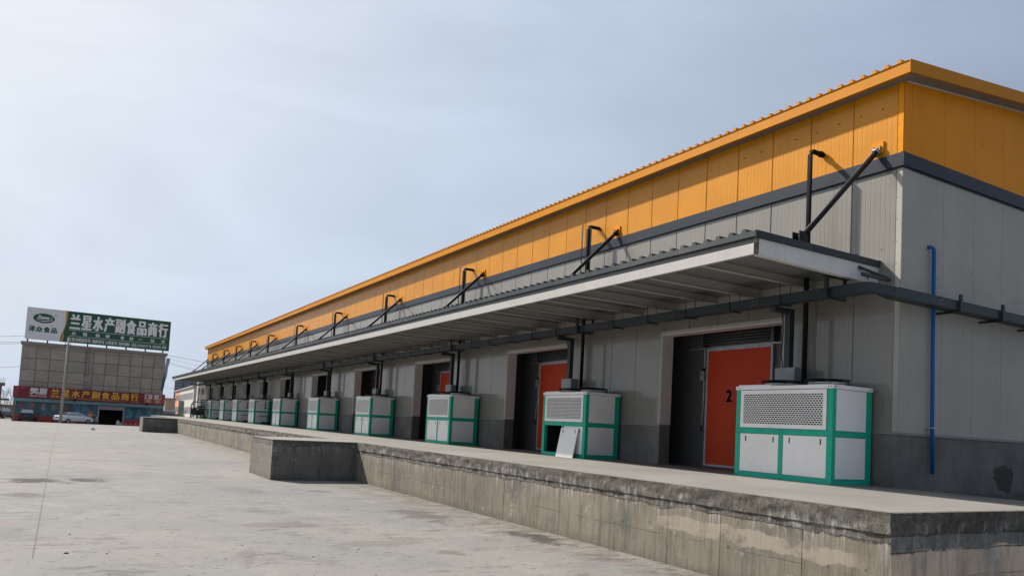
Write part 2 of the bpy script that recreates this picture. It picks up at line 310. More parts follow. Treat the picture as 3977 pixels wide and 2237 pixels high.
def text(lines, m, parent, name='lettering', depth=.03):
    """lines: (string, x0, x1, z0, z1, y, bold, shear) each fitted to its box on a plane facing -y (or, with axis 'x', facing -x)"""
    V, F = [], []
    for body, x0, x1, z0, z1, y, bold, shear, axis in lines:
        c = bpy.data.curves.new('t', 'FONT'); c.body = body; c.size = 1; bw = bold*1.35; c.extrude = 0; c.shear = shear; c.resolution_u = 2
        o = bpy.data.objects.new('t', c); COL.objects.link(o)
        dg = bpy.context.evaluated_depsgraph_get(); me = bpy.data.meshes.new_from_object(o.evaluated_get(dg))
        xs = [v.co.x for v in me.vertices]; ys = [v.co.y for v in me.vertices]
        if xs:
            a, b, d, h = min(xs), max(xs), min(ys), max(ys); w_ = bw*(x1-x0)/max(1, len(body)); flat = h-d < .15*(b-a)/max(1, len(body))
            offs = [(0, 0)] if bw == 0 else [(p, q*.6) for p in (-1, 0, 1) for q in (-1, 0, 1)]
            for kk, (ox, oz) in enumerate(offs):
                i = len(V)
                for v in me.vertices:
                    X = x0+w_+(v.co.x-a)/(b-a)*(x1-x0-2*w_)+ox*w_; Zz = z0+.6*w_+(v.co.y-d)/max(h-d, 1e-4)*(z1-z0-1.2*w_)+oz*w_
                    V.append((X, y-.0015*kk, Zz) if axis == 'y' else (y, X, Zz))
                F += [tuple(i+k for k in p.vertices) for p in me.polygons]
        bpy.data.objects.remove(o); bpy.data.curves.remove(c); bpy.data.meshes.remove(me)
    me = bpy.data.meshes.new(name); me.from_pydata(V, [], F); me.materials.append(m); me.update()
    return put(name, me, parent)

# ---------------------------------------------------------------- measured layout
ZG = -1.196
ST = [.502, 8.5, 16.5, 24.65, 32.63, 40.85, 48.99, 55.44, 61.59, 67.68, 74.18, 80.79]      # canopy struts
UN = [.46, 7.964, 16.18, 24.488, 32.778, 41.321, 49.087, 55.643, 61.687, 68.551, 74.9]      # condensing units
L = 81.3
def gz(y):
    if y < 79: return ZG
    if y < 112: return ZG-.724*(y-79)/33
    return -1.92

# ================================================================ SETTING
b = MB()
ys = [-60, -30, -15, -5, 5, 15, 30, 50, 70, 79, 90, 100, 112, 130, 160, 220, 320, 500, 900, 2000]
xs = [-900, -300, -120, -60, -30, -15, -5, 5, 20, 60, 150, 400, 1200]
for y0, y1 in zip(ys, ys[1:]):
    for x0, x1 in zip(xs, xs[1:]): b.face([(x0, y0, gz(y0)), (x1, y0, gz(y0)), (x1, y1, gz(y1)), (x0, y1, gz(y1))])
ground = tag(b.build('ground', M['ground']), kind='structure')
# saw-cut joint running from the foreground to the lamp pole
b = MB(); pts = [(-13.28, 2.75), (-13.30, 5.9), (-13.335, 11.3), (-13.355, 14.8), (-13.40, 20), (-13.44, 27), (-13.49, 38), (-13.55, 55), (-13.62, 78)]
for (xa, ya), (xb, yb) in zip(pts, pts[1:]):
    n = max(2, int((yb-ya)/.6)); pr = None
    for k in range(n+1):
        t = k/n; x = xa+(xb-xa)*t+random.uniform(-.005, .005)*(0 < k < n); y = ya+(yb-ya)*t
        if pr: b.face([(pr[0]-.006, pr[1], ZG+.004), (pr[0]+.006, pr[1], ZG+.004), (x+.006, y, ZG+.004), (x-.006, y, ZG+.004)])
        pr = (x, y)
b.build('joint', mat('joint_dark', (.085, .075, .065), .9), ground)
# grit strewn along the dock foot
b = MB()
def stone(b, x, y, r, z=ZG):
    q = [Vector((random.uniform(-1, 1), random.uniform(-1, 1), 0)).normalized() for _ in range(1)]
    a = random.random()*6
    P = [(x+r*math.cos(a+t*1.57)*random.uniform(.7, 1.2), y+r*math.sin(a+t*1.57)*random.uniform(.7, 1.2), z) for t in range(4)]
    top = (x, y, z+r*random.uniform(.5, .9)); mid = [(p[0]*.75+x*.25, p[1]*.75+y*.25, z+r*.5) for p in P]
    for t in range(4): b.face([P[t], P[(t+1) % 4], mid[(t+1) % 4], mid[t]]); b.face([mid[t], mid[(t+1) % 4], top])
for k in range(900):
    y = random.uniform(-1, 40); stone(b, -5.15-abs(random.gauss(0, .16)), y, random.uniform(.004, .013))
for k in range(500): stone(b, random.uniform(-14, -5.3), random.uniform(.5, 26), random.uniform(.004, .011))
tag(b.build('grit', mat('grit', (.17, .15, .125), .9, var=.4, vscale=6)), kind='stuff')
PEB = [(-8.015, 8.19), (-5.35, 10.1), (-5.581, 8.612), (-6.276, 5.385), (-6.116, 4.722), (-5.552, 5.741), (-5.507, 4.833), (-9.18, 2.523), (-9.274, 2.325), (-9.977, 2.091), (-10.704, 3.228),
       (-12.922, 3.015), (-10.702, 3.238), (-11.107, 2.192), (-12.459, 2.893), (-12.878, 4.673), (-12.627, 6.41)]
for k, (x, y) in enumerate(PEB):
    b = MB(); stone(b, 0, 0, .016 if k != 11 else .03, 0)
    tag(b.build('pebble', mat('pebble_dark', (.03, .028, .027), .8), None, (x, y, ZG)), 'small dark pebble lying loose on the pale concrete yard', 'pebble', 'dark pebbles scattered on the yard')
# crumpled scrap of plastic far out on the yard
b = MB(); b.face([(0, 0, 0), (.30, 0, 0), (.22, .12, .16), (.05, .1, .22)]); b.face([(.22, .12, .16), (.05, .1, .22), (.1, .3, 0)]); b.face([(.3, 0, 0), (.22, .12, .16), (.1, .3, 0)])
tag(b.build('plastic_scrap', mat('scrap', (.45, .5, .55), .5), None, (-11.29, 58.6, ZG)), 'crumpled pale plastic scrap on the yard before the white car', 'litter')

# ================================================================ LOADING DOCK
dock = thing('loading_dock', 'long raised concrete loading dock with weathered lip and two projecting blocks', 'loading dock', (-5.124, -3.229, ZG))
def W(o):                      # keep world coordinates under a moved empty
    o.matrix_parent_inverse = Matrix.Translation(-Vector(o.parent.location)); return o
PX, PY, PE = -5.124, -3.229, 82.6
BL = [(14.61, 17.57, -7.726), (59.363, 62.3, -7.68)]
# deck sheet (falls gently beside the end wall)
def dz(x, y): return -.066*max(0, min(x, 6)) if y < 0.02 else 0.
b = MB()
dx = [PX+.02, -3, -1.2, 0, 1, 2, 3, 4, 6, 14]; dy = [PY+.02, -2, -1, 0.0]
for x0, x1 in zip(dx, dx[1:]):
    for y0, y1 in zip(dy, dy[1:]): b.face([(x, y, dz(x, y)) for x, y in ((x0, y0), (x1, y0), (x1, y1), (x0, y1))])
yy = [0, 5, 12, 20, 30, 45, 60, PE]
for y0, y1 in zip(yy, yy[1:]): b.face([(PX+.02, y0, 0), (0.02, y0, 0), (0.02, y1, 0), (PX+.02, y1, 0)])
for y0, y1, xb in BL: b.face([(xb+.02, y0+.02, .0), (PX+.019, y0+.02, 0), (PX+.019, y1-.02, 0), (xb+.02, y1-.02, 0)])
W(b.build('deck', M['deck'], dock))
# crumbling lip: displaced strip along the front, near end, and round the blocks
def lip(path, name='lip', depth=.26, step=.055, amp=.020):
    b = MB(); rows = 10
    grid = []
    for (p, q, nrm) in path:
        p, q, nrm = Vector(p), Vector(q), Vector(nrm); n = max(2, int((q-p).length/step))
        for k in range(n+1):
            c = p.lerp(q, k/n); colm = []
            far = (c-Vector((CAM.x, CAM.y, 0))).length
            for r in range(rows+1):
                t = r/rows
                dd = amp*(noise.noise(c*3.1+Vector((0, 0, t*2)))*1.1+noise.noise(c*9+Vector((0, 0, t*3)))*.35)
                zz = -depth*t + (noise.noise(c*2.3)*.05+noise.noise(c*7)*.02 if r == rows else 0)
                zt = dz(c.x, c.y) if r == 0 else 0
                off = .012+dd*(1 if 0 < r < rows else (.55 if r == 0 else -.0)) + (0.010 if r < rows else -.014)
                zz += noise.noise(c*9)*.006 if r == 0 else 0
                colm.append(c+nrm*off+Vector((0, 0, zz+zt+(.002 if r == 0 else 0))))
            inner = c-nrm*.06+Vector((0, 0, .003+dz(c.x, c.y)))
            grid.append([inner]+colm)
    for A, B in zip(grid, grid[1:]):
        for r in range(len(A)-1): b.face([A[r], B[r], B[r+1], A[r+1]], True)
    return W(b.build(name, M['dock'], dock))
Lx = (-1, 0, 0); Ly = (0, -1, 0)
lip([((PX, BL[0][0]-.0, 0), (PX, PY, 0), Lx), ((PX, PY, 0), (14, PY, 0), Ly)])
lip([((PX, BL[1][0], 0), (PX, BL[0][1], 0), Lx)], step=.12)
lip([((PX, PE, 0), (PX, BL[1][1], 0), Lx)], step=.3)
# cast wall: one board-marked panel per pour, each slightly proud or shy of the next
def wall_panels(p, q, nrm, wd, m=None):
    p, q, nrm = Vector(p), Vector(q), Vector(nrm); Ln = (q-p).length; d = (q-p)/Ln; t = 0.
    while t < Ln-.05:
        ww = min(wd*random.uniform(.85, 1.15), Ln-t)
        if Ln-t-ww < .4: ww = Ln-t
        a = p+d*(t+.003); c = p+d*(t+ww-.003); o = random.uniform(-.004, .006)
        b = MB(); b.obox((a+c)/2+nrm*(o-.05)+Vector((0, 0, (ZG-.1-.2)/2)), d*(ww-.006)/2, nrm*.05, Vector((0, 0, (-.2-ZG+.1)/2)))
        W(b.build('concrete_panel', m or M['dock'], dock)); t += ww
wall_panels((PX, PY, 0), (PX, BL[0][0], 0), Lx, 1.22); wall_panels((PX, BL[0][1], 0), (PX, BL[1][0], 0), Lx, 1.22)
wall_panels((PX, BL[1][1], 0), (PX, PE, 0), Lx, 2.4); wall_panels((PX+.0, PY, 0), (14, PY, 0), Ly, 1.3, M['endc'])
b = MB(); b.box(PX+.12, 14, PY+.12, PE-.05, ZG-.1, -.32); W(b.build('core', M['dock'], dock))
b = MB(); b.box(PX+.02, 14, PE-.04, PE, ZG-.8, -.004); W(b.build('end_wall', M['dock'], dock))
for k, (y0, y1, xb) in enumerate(BL):
    nn = W(MB().box(xb, PX+.1, y0, y1, ZG-.1, -.035).build('dock_block', M['block'], dock))
    b = MB(); b.box(xb-.006, PX+.02, y0-.006, y1+.006, -.034, -.004)
    bb = MB(); W(b.build('block_cap', M['block'], dock))

# ================================================================ WAREHOUSE
wh = thing('warehouse', 'long cold store with orange upper wall, grey panelled lower wall and slate canopy', 'warehouse', (0, 0, 0))
E_ = .27; ZW = 7.58; ZF0, ZF1 = 7.58, 7.812; ZB0, ZB1 = 5.96, 6.23; ZK = 1.0; SL = .1165
def ribbed(wd, z0, z1, n=10, d=.05):
    """sandwich panel, outer face at x=0 facing -x, local y 0..wd, with narrow pressed grooves"""
    pr = [(0.010, .004), (.0, .014)]
    g = wd/n
    for k in range(1, n):
        yk = k*g; pr += [(0, yk-.011), (.0016, yk-.004), (.0016, yk+.004), (0, yk+.011)]
    pr += [(0, wd-.014), (.010, wd-.004)]
    b = MB(); n_ = len(pr)
    for (xa, ya), (xb, yb) in zip(pr, pr[1:]): b.face([(xa, ya, z0), (xb, yb, z0), (xb, yb, z1), (xa, ya, z1)])
    b.face([(p[0], p[1], z1) for p in pr]+[(d, wd-.004, z1), (d, .004, z1)]); b.face([(p[0], p[1], z0) for p in pr]+[(d, wd-.004, z0), (d, .004, z0)])
    b.face([(d, .004, z0), (.010, .004, z0), (.010, .004, z1), (d, .004, z1)]); b.face([(d, wd-.004, z0), (.010, wd-.004, z0), (.010, wd-.004, z1), (d, wd-.004, z1)])
    return b
mo = ribbed(1.0, ZB1-.05, ZW, 10).mesh('orange_panel', M['orange']); mg = ribbed(1.0, 4.02, ZB0+.05, 10).mesh('grey_panel', M['grey'])
mo0 = ribbed(.94, ZB1-.05, ZW, 9).mesh('orange_panel', M['orange']); mg0 = ribbed(.94, 4.02, ZB0+.05, 9).mesh('grey_panel', M['grey'])
put('orange_panel', mo0, wh, (0, .11, 0)); put('grey_panel', mg0, wh, (0, .11, 0))
for k in range(80):
    y = 1.05+k*1.003; put('orange_panel', mo, wh, (random.uniform(-.001, .002), y, 0)); put('grey_panel', mg, wh, (random.uniform(-.001, .002), y, 0))
# backing mass of the building (behind all cladding)
MB().box(1.45, 30, .06, L-.02, ZG, ZW).build('core', M['vest'], wh)
MB().box(.06, 1.45, .06, L-.02, 3.55, ZW).build('core', M['vest'], wh)
# far end wall
MB().box(.0, 30, L-.02, L+.03, ZG-.5, ZW+.0).build('end_wall', M['greyflat'], wh)
# corner flashings
b = MB(); b.box(-.004, .11, -.004, .0, ZB1-.05, ZW); b.box(-.004, 0, -.004, .108, ZB1-.05, ZW); b.build('corner_trim', M['orangeflat'], wh)
b = MB(); b.box(-.004, .26, -.008, .0, ZK-.02, ZB0+.05); b.box(-.004, 0, -.004, .108, ZK-.02, ZB0+.05); b.build('corner_trim', M['greyflat'], wh)
b = MB()
for z in [x*.42+1.2 for x in range(11)]: b.tube([(-.012, .095, z), (-.004, .095, z)], .007, 6)
for z in (6.5, 6.8, 7.1, 7.4): b.tube([(-.012, .095, z), (-.004, .095, z)], .007, 6)
tag(b.build('trim_rivets', M['steel'], wh), kind='stuff')
# gable cladding: wide flat panels
gx = [.11, .259+.0, 1.345, 2.41, 3.484, 4.55, 5.62, 6.69, 7.76, 8.83, 9.9, 10.97, 12.04, 14.0]
for x0, x1 in zip(gx[1:], gx[2:]):
    z0 = ZB1-.05
    MB().prism([(x0+.004, z0), (x1-.004, z0), (x1-.004, ZW+SL*x1), (x0+.004, ZW+SL*x0)], 'y', 0, .05).build('orange_gable_panel', M['orangeflat'], wh)
    MB().box(x0+.004, x1-.004, 0, .05, ZK, ZB0+.05).build('grey_gable_panel', M['greyflat'], wh)
MB().prism([(.11, ZB1-.05), (.255, ZB1-.05), (.255, ZW+SL*.25), (.11, ZW+SL*.11)], 'y', .0, .05).build('orange_gable_panel', M['orangeflat'], wh)
MB().box(.06, 14, .045, .06, ZK, ZW).build('joint_backing', M['dark'], wh)
b = MB()
for k in range(40):
    x = .5+k*.36+random.uniform(-.05, .05)
    for z in (7.0, 4.3+.02*math.sin(k), 2.62): b.tube([(x, -.005, z+random.uniform(-.02, .02)), (x, .0, z)], .006, 6)
for k in range(160):
    y = .4+k*.5
    if y > 40: break
    for z in (7.2, 4.45): b.tube([(-.010, y+random.uniform(-.05, .05), z+random.uniform(-.02, .02)), (.0, y, z)], .007, 6)
tag(b.build('screws', M['dark'], wh), kind='stuff')
# dark band flashing in 4 m lengths
y = -.05
while y < L:
    y1 = min(y+4.05, L+.04); b = MB(); b.prism([(-.045, ZB0+.01), (-.05, ZB0+.02), (-.05, ZB1-.03), (-.0, ZB1), (.012, ZB1), (.012, ZB0-.012), (-.02, ZB0-.012), (-.02, ZB0+.01)], 'y', y+.0015, y1-.0015) if False else None
    bb = MB(); prof = [(-.048, ZB0), (-.048, ZB1-.012), (.012, ZB1+.004), (.012, ZB0)]
    bb.prism(prof, 'y', y+.0015, y1-.0015); bb.box(-.02, .01, y+.002, y1-.002, ZB0-.028, ZB0-.001)
    bb.build('band', M['band'], wh, (random.uniform(0, .003), 0, 0)); y = y1
x = -.046
while x < 14:
    x1 = min(x+4.05, 14); bb = MB(); bb.prism([(-.048, ZB0), (-.048, ZB1-.012), (.012, ZB1+.004), (.012, ZB0)], 'x', x+.0015, x1-.0015); bb.box(x+.03, x1-.002, -.02, .01, ZB0-.03, ZB0-.001)
    bb.build('band', M['band'], wh); x = x1
# eaves: fascia gutter, soffit, corrugated roof
y = -E_
while y < L+E_:
    y1 = min(y+4.1, L+E_); b = MB(); b.box(-E_-.03, -E_, y+.0015, y1-.0015, ZF0-.01, ZF1); b.box(-E_, -E_+.05, y+.0015, y1-.0015, ZF0-.01, ZF0-.003)
    b.build('fascia', M['otrim'], wh, (random.uniform(-.003, .003), 0, random.uniform(-.003, .003))); y = y1
MB().box(-E_+.002, .03, -E_+.002, L+E_, ZF0, ZF0+.012).build('soffit', M['soffit'], wh)
def rake(x): return SL*(x+E_)
x = -E_-.03
while x < 14:
    x1 = min(x+4.3, 14); b = MB(); b.prism([(x+.0015, ZF0-.01+rake(x)), (x1-.0015, ZF0-.01+rake(x1)), (x1-.0015, ZF1+rake(x1)), (x+.0015, ZF1+rake(x))], 'y', -E_-.03, -E_)
    b.build('fascia', M['otrim'], wh); x = x1
MB().prism([(-E_+.003, ZF0+rake(-E_)), (14, ZF0+rake(14)), (14, ZF0+.012+rake(14)), (-E_+.003, ZF0+.012+rake(-E_))], 'y', -E_+.003, .04).build('soffit', M['soffit'], wh)
b = MB(); b.prism([(.0, ZW+SL*0+.0), (14, ZW+SL*14), (14, ZW+SL*14+.03), (0, ZW+.03)], 'y', -.012, -.001); b.build('sealant_bead', M['jamb'], wh)
b = MB(); b.prism([(.0, ZW-.1), (30, ZW-.1), (30, ZW), (18, ZW+SL*18), (0, ZW)], 'y', L-.02, L+.03); b.build('end_wall', M['orangeflat'], wh)
# roof sheet: trapezoid ribs every 0.25 m
def corrug(x0, x1, zf, y0, y1, pitch, h, m, name, parent, rx0=None):
    b = MB(); y = y0; pr = []
    while y < y1-1e-6: pr += [(y, 0), (y+pitch*.52, 0), (y+pitch*.64, h), (y+pitch*.86, h), (y+pitch*.98, 0)]; y += pitch
    pr.append((y1, 0))
    for (ya, ha), (yb, hb) in zip(pr, pr[1:]): b.face([(x0, ya, zf(x0)+ha), (x1, ya, zf(x1)+ha), (x1, yb, zf(x1)+hb), (x0, yb, zf(x0)+hb)])
    for k in range(0, len(pr)-5, 5): b.face([(x0, pr[k+1+j][0], zf(x0)+pr[k+1+j][1]) for j in range(4)])
    return b.build(name, m, parent)
corrug(-E_-.045, 18, lambda x: ZF1-.012+rake(x), -E_, L+E_, .25, .07, M['otrim'], 'roof', wh)
MB().face([(18, -E_, ZF1+rake(18)), (36, -E_, ZF1), (36, L+E_, ZF1), (18, L+E_, ZF1+rake(18))]).build('roof', M['otrim'], wh)

# ---- bays: lower wall, kick wall, doorways
def bay(i):
    s = (ST[i+1]-ST[i])/8.1 if i else 1.0
    return ST[i]+2.15*s, ST[i]+5.92*s
edges = [0.11]
for i in range(11): a, c = bay(i); edges += [a, c]
edges.append(L-.02)
ZD = 3.31
cache = {}
def lowpanel(wd, z0, z1):
    k = (round(wd, 3), z0, z1)
    if k not in cache: cache[k] = ribbed(wd, z0, z1, max(3, int(round(wd*10)))).mesh('lower_panel', M['grey'])
    return cache[k]
b = MB(); lip_b = MB()
for k in range(0, len(edges), 2):
    y0, y1 = edges[k], edges[k+1]; n = max(1, round((y1-y0)/1.0)); wd = (y1-y0)/n
    for j in range(n): put('lower_panel', lowpanel(wd, ZK, 4.02), wh, (0.0, y0+j*wd, 0))
    ya = y0 if k else 0.0
    MB().box(.0, .35, ya, y1, -.05, ZK-.004).build('kick_wall', M['kick'], wh)
    MB().box(.052, .35, y0+.01, y1-.002, ZK, 3.5).build('wall_core', M['jamb'], wh)
    MB().box(-.012, .0, ya+.002, y1-.002, ZK-.03, ZK+.012).build('base_trim', M['soffit'], wh)
for i in range(11):
    y0, y1 = bay(i); s = (y1-y0)/3.77; lowd = i < 4
    n = max(1, round((y1-y0)/1.0)); wd = (y1-y0)/n
    for j in range(n): put('lintel_panel', lowpanel(wd, ZD+.0, 4.02), wh, (0, y0+j*wd, 0))
    f = MB(); f.box(-.008, .0, y0-.07, y0, ZK, ZD+.07); f.box(-.008, 0, y1, y1+.07, ZK, ZD+.07); f.box(-.008, 0, y0+.0005, y1-.0005, ZD, ZD+.07)
    fr = f.build('door_frame', M['greyflat'], wh)
    MB().box(.0, .353, y1-.0, y1+.008, ZK, ZD).build('reveal', M['jamb'], fr, (0, -.009, 0)); MB().box(.0, .353, y0+.001, y0+.009, ZK, ZD).build('reveal', M['jamb'], fr)
    MB().box(.0, .353, y0+.012, y1-.012, ZD-.03, ZD-.002).build('reveal', M['jamb'], fr)
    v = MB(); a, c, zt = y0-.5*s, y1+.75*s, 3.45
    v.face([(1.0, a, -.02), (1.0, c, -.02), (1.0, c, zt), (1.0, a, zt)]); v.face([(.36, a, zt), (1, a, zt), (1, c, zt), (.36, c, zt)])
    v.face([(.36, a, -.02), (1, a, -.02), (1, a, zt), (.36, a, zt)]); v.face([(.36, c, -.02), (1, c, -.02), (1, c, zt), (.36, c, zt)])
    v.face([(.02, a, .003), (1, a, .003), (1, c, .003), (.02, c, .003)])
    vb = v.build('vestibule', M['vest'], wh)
    d0, d1 = y0+1.08*s, y0+3.07*s
    dm = M['door'] if i < 4 else mat('door_grey', (.13, .125, .12), .5, var=.1)
    dr = MB().box(.93, .985, d0, d1, .07, 2.92).build('sliding_door', dm, wh)
    if i < 4: dr['label'] = 'red sliding cold-room door' + (' marked 2' if i == 0 else '')
    f = MB(); f.box(.922, .988, d0-.055, d0, .02, 2.97); f.box(.922, .988, d1, d1+.055, .02, 2.97); f.box(.922, .988, d0, d1, 2.92, 2.98); f.box(.922, .988, d0, d1, .02, .07); f.build('edge_film', M['film'], dr)
    if i < 3:
        sh = MB()
        for k in range(4): sh.tube([(.86, d0-.1, 3.10+k*.07), (.86, d1+.1, 3.10+k*.07)], .03, 6)
        sh.box(.80, .95, d0-.17, d0-.08, 3.02, 3.36); sh.box(.80, .95, d1+.08, d1+.17, 3.02, 3.36); sh.build('roller_shutter', M['shut'], wh)
        cn = MB(); cn.box(.975, .995, d1+.16, d1+.20, 1.62, 3.3); cn.build('conduit', M['greyflat'], wh)
        sw = thing('switch_box', ['grey isolator switch box beside the red door marked 2', 'grey isolator switch box left of the second red door from the right', 'grey isolator switch box left of the third red door from the right'][i], 'switch box', (.95, d1+.18, 2.2), 'isolator switch boxes beside the red doors')
        MB().box(-.05, .025, -.07, .07, -.02, .22).build('case', M['box'], sw); MB().tube([(-.05, 0, .13), (-.075, 0, .13)], .025, 8).build('knob', M['redrail'], sw); MB().box(-.02, .02, -.035, .035, .22, .30).build('cable_gland', M['blackm'], sw)
        hb = MB(); hb.tube([(.90, d1+.09, 1.62), (.88, d1+.1, 1.3), (.90, d1+.14, 1.02)], .012, 6); hb.build('pull_handle', M['white'], dr); MB().tube([(.90, d1+.14, 1.03), (.905, d1+.15, .88)], .02, 6).build('pull_grip', M['blackm'], dr)
    if i == 0: text([('2', -5.08, -4.89, 1.63, 1.93, 0, .06, 0, 'y')], M['digit'], None, 'digit')
    rail = MB().box(1.0-.03, 1.0-.001, d0-.4, d1+.75*s, 2.985, 3.03); rail.build('door_rail', M['steel'], wh)
dg_ = [o for o in COL.objects if o.name.startswith('digit')][0]
me = dg_.data
for v in me.vertices: v.co = Vector((.9265, -v.co.x, v.co.z))
dg_.parent = [o for o in wh.children if o.name.startswith('sliding_door')][0]
# small stencil marks on the wall beside the first unit
text([('777 600', 1.36, 1.62, .9, 1.0, 0, 0, 0, 'y')], mat('stencil_grey', (.09, .09, .088), .7), None, 'stencil')
st_ = [o for o in COL.objects if o.name == 'stencil'][0]
for v in st_.data.vertices: v.co = Vector((-.004, .27+(v.co.z-.9)*.45, v.co.x))
st_.parent = wh
# plaster patch on the gable kick wall, gable kick wall and sill
b = MB(); b.box(.352, 14, .0, .3, -1.0, ZK-.004); b.build('kick_wall', M['kick'], wh)
MB().box(.0, 14, -.014, .0, ZK-.035, ZK+.012).build('base_trim', M['soffit'], wh)
b = MB(); c0 = Vector((3.62, -.004, .235)); P = []
for k in range(26):
    a = k/26*2*math.pi; r = 1+.45*noise.noise(Vector((math.cos(a)*1.7, math.sin(a)*1.7, 3)))+random.uniform(-.12, .12); P.append((c0.x+.36*r*math.cos(a)+(.05 if math.sin(a) < -.3 else 0), c0.y+random.uniform(-.004, 0), c0.z+.24*r*math.sin(a)))
for k in range(26): b.face([P[k], P[(k+1) % 26], (c0.x, -.010, c0.z)])
b.build('mortar_patch', mat('mortar_dark', (.055, .052, .047), .95, var=.3, vscale=14, bump=.6, bscale=50), wh)

# ---- canopy
ca = bpy.data.objects.new('canopy', None); COL.objects.link(ca); ca.parent = wh
CX, CY0, CY1 = -3.35, .44, 81.9
corrug(CX-.02, -.0, lambda x: 4.215, CY0+.02, CY1-.02, .30, .075, M['navy'], 'roof_sheet', ca)
MB().box(CX+.02, -.0, CY0+.03, CY1-.03, 4.045, 4.06).build('underside', M['deckunder'], ca)
y = CY0
while y < CY1:
    y1 = min(y+3.05, CY1); b = MB(); b.box(CX-.025, CX, y+.001, y1-.001, 4.125, 4.222); b.box(CX, CX+.06, y+.001, y1-.001, 4.125, 4.13)
    b.build('fascia', M['navy'], ca, (random.uniform(-.006, .004), 0, random.uniform(-.004, .004))); y = y1
MB().box(CX-.025, .03, CY0-.03, CY0, 4.115, 4.235).build('fascia', M['navy'], ca)
MB().box(CX-.02, 0, CY1, CY1+.03, 4.115, 4.225).build('fascia', M['navy'], ca)
def channel(y0, y1, x, zb, zt, m, name, d=.075):
    b = MB(); b.box(x, x+.006, y0, y1, zb, zt); b.box(x+.008, x+d, y0, y1, zb, zb+.009); b.box(x+.008, x+d, y0, y1, zt-.009, zt); return b.build(name, m, ca)
y = CY0+.05
while y < CY1-.1:
    y1 = min(y+6.0, CY1-.05); channel(y+.001, y1-.001, CX+.02, 3.84, 4.03, M['white'], 'front_beam'); y = y1
MB().box(CX+.06, CX+.067, CY0+.01, CY1-.01, 4.034, 4.124).build('closure_strip', mat('closure_grey', (.20, .20, .198), .5, var=.05), ca)
MB().box(CX+.012, -.01, CY0+.012, CY0+.02, 4.034, 4.114).build('closure_strip', mat('closure_grey', (0, 0, 0)), ca)
b = MB()
for s0 in ST[:8]:
    for d in (.9, 1.12): b.box(CX+.012, CX+.02, s0+d, s0+d+.02, 3.93, 4.0)
def ibeam(y, h, name):
    b = MB(); b.box(CX+.12, -.02, y-.004, y+.004, 4.03-h, 4.03); b.box(CX+.12, -.02, y-.05, y+.05, 4.03-h-.008, 4.03-h); b.box(CX+.12, -.02, y-.05, y+.05, 4.03, 4.036); return b
bm_a = ibeam(0, .19, 'beam').mesh('beam', M['white']); bm_b = ibeam(0, .14, 'purlin').mesh('purlin', M['white'])
BEAMS = []
for i in range(11):
    p = (ST[i+1]-ST[i])/(6 if i < 7 else 5)
    for k in range(6 if i < 7 else 5):
        yb = ST[i]+k*p+.06
        if i == 0 and k == 0: continue
        BEAMS.append(yb); put('beam' if k % 2 == 0 else 'purlin', bm_a if k % 2 == 0 else bm_b, ca, (0, yb, 0))
b = MB(); b.prism([(CX+.1, 3.84), (-.002, 3.79), (-.002, 4.11), (CX+.1, 4.11)], 'y', CY0+.004, CY0+.011); b.prism([(CX+.1, 3.83), (-.002, 3.78), (-.002, 3.79), (CX+.1, 3.84)], 'y', CY0+.0, CY0+.11); b.build('end_beam', mat('end_beam_white', (.68, .655, .62), .5, var=.06, streak=.05), ca)
b = MB(); b.face([(-.36, CY0+.002, 3.84), (-.30, CY0+.002, 3.84), (-.31, CY0+.002, 3.90), (-.34, CY0+.002, 3.89)]); b.face([(-.62, CY0+.002, 4.0), (-.55, CY0+.002, 4.0), (-.57, CY0+.002, 4.05)]); b.build('rust_spots', M['rust'], ca)
b = MB(); b.box(-.03, -.001, CY0+.1, CY1-.05, 3.83, 4.04); b.build('ledger', M['white'], ca)
# crumpled flashing end at the wall
b = MB(); b.face([(-.05, CY0-.035, 4.235), (.03, CY0-.04, 4.25), (.035, CY0+.05, 4.30), (-.04, CY0+.06, 4.27)]); b.face([(-.2, CY0-.03, 4.236), (-.05, CY0-.035, 4.237), (-.04, CY0+.06, 4.27), (-.16, CY0+.03, 4.26)]); b.build('flashing', M['steel'], ca)
# struts
def strut(st):
    b = MB(); b.tube([(-2.16, 0, 4.30), (-.02, 0, 6.40)], .052, 12); o = b.build('strut', M['blackm'], ca, (0, st, 0))
    MB().box(-.03, -.003, -.12, .12, 6.33, 6.55).build('fixing_plate', M['orangeflat'], o); c = MB(); c.box(-.08, -.03, -.075, -.06, 6.30, 6.46); c.box(-.08, -.03, .06, .075, 6.30, 6.46); c.tube([(-.10, 0, 6.32), (-.03, 0, 6.39)], .072, 8); c.build('clevis', M['steel'] if st < 1 else M['blackm'], o)
    c = MB(); c.box(-2.28, -2.10, -.08, -.065, 4.2, 4.42); c.box(-2.28, -2.10, .065, .08, 4.2, 4.42); c.tube([(-2.19, -.09, 4.34), (-2.19, .09, 4.34)], .03, 8); c.build('foot_clamp', M['blackm'], o)
    return o
s0 = strut(ST[0]); s1 = strut(ST[1])
for st in ST[2:]:
    c = copy_tree(s1, ca); c.location.y = st

# ================================================================ SERVICES
ORD = ['nearest', 'second', 'third', 'fourth', 'fifth', 'sixth', 'seventh', 'eighth', 'ninth', 'tenth', 'farthest']
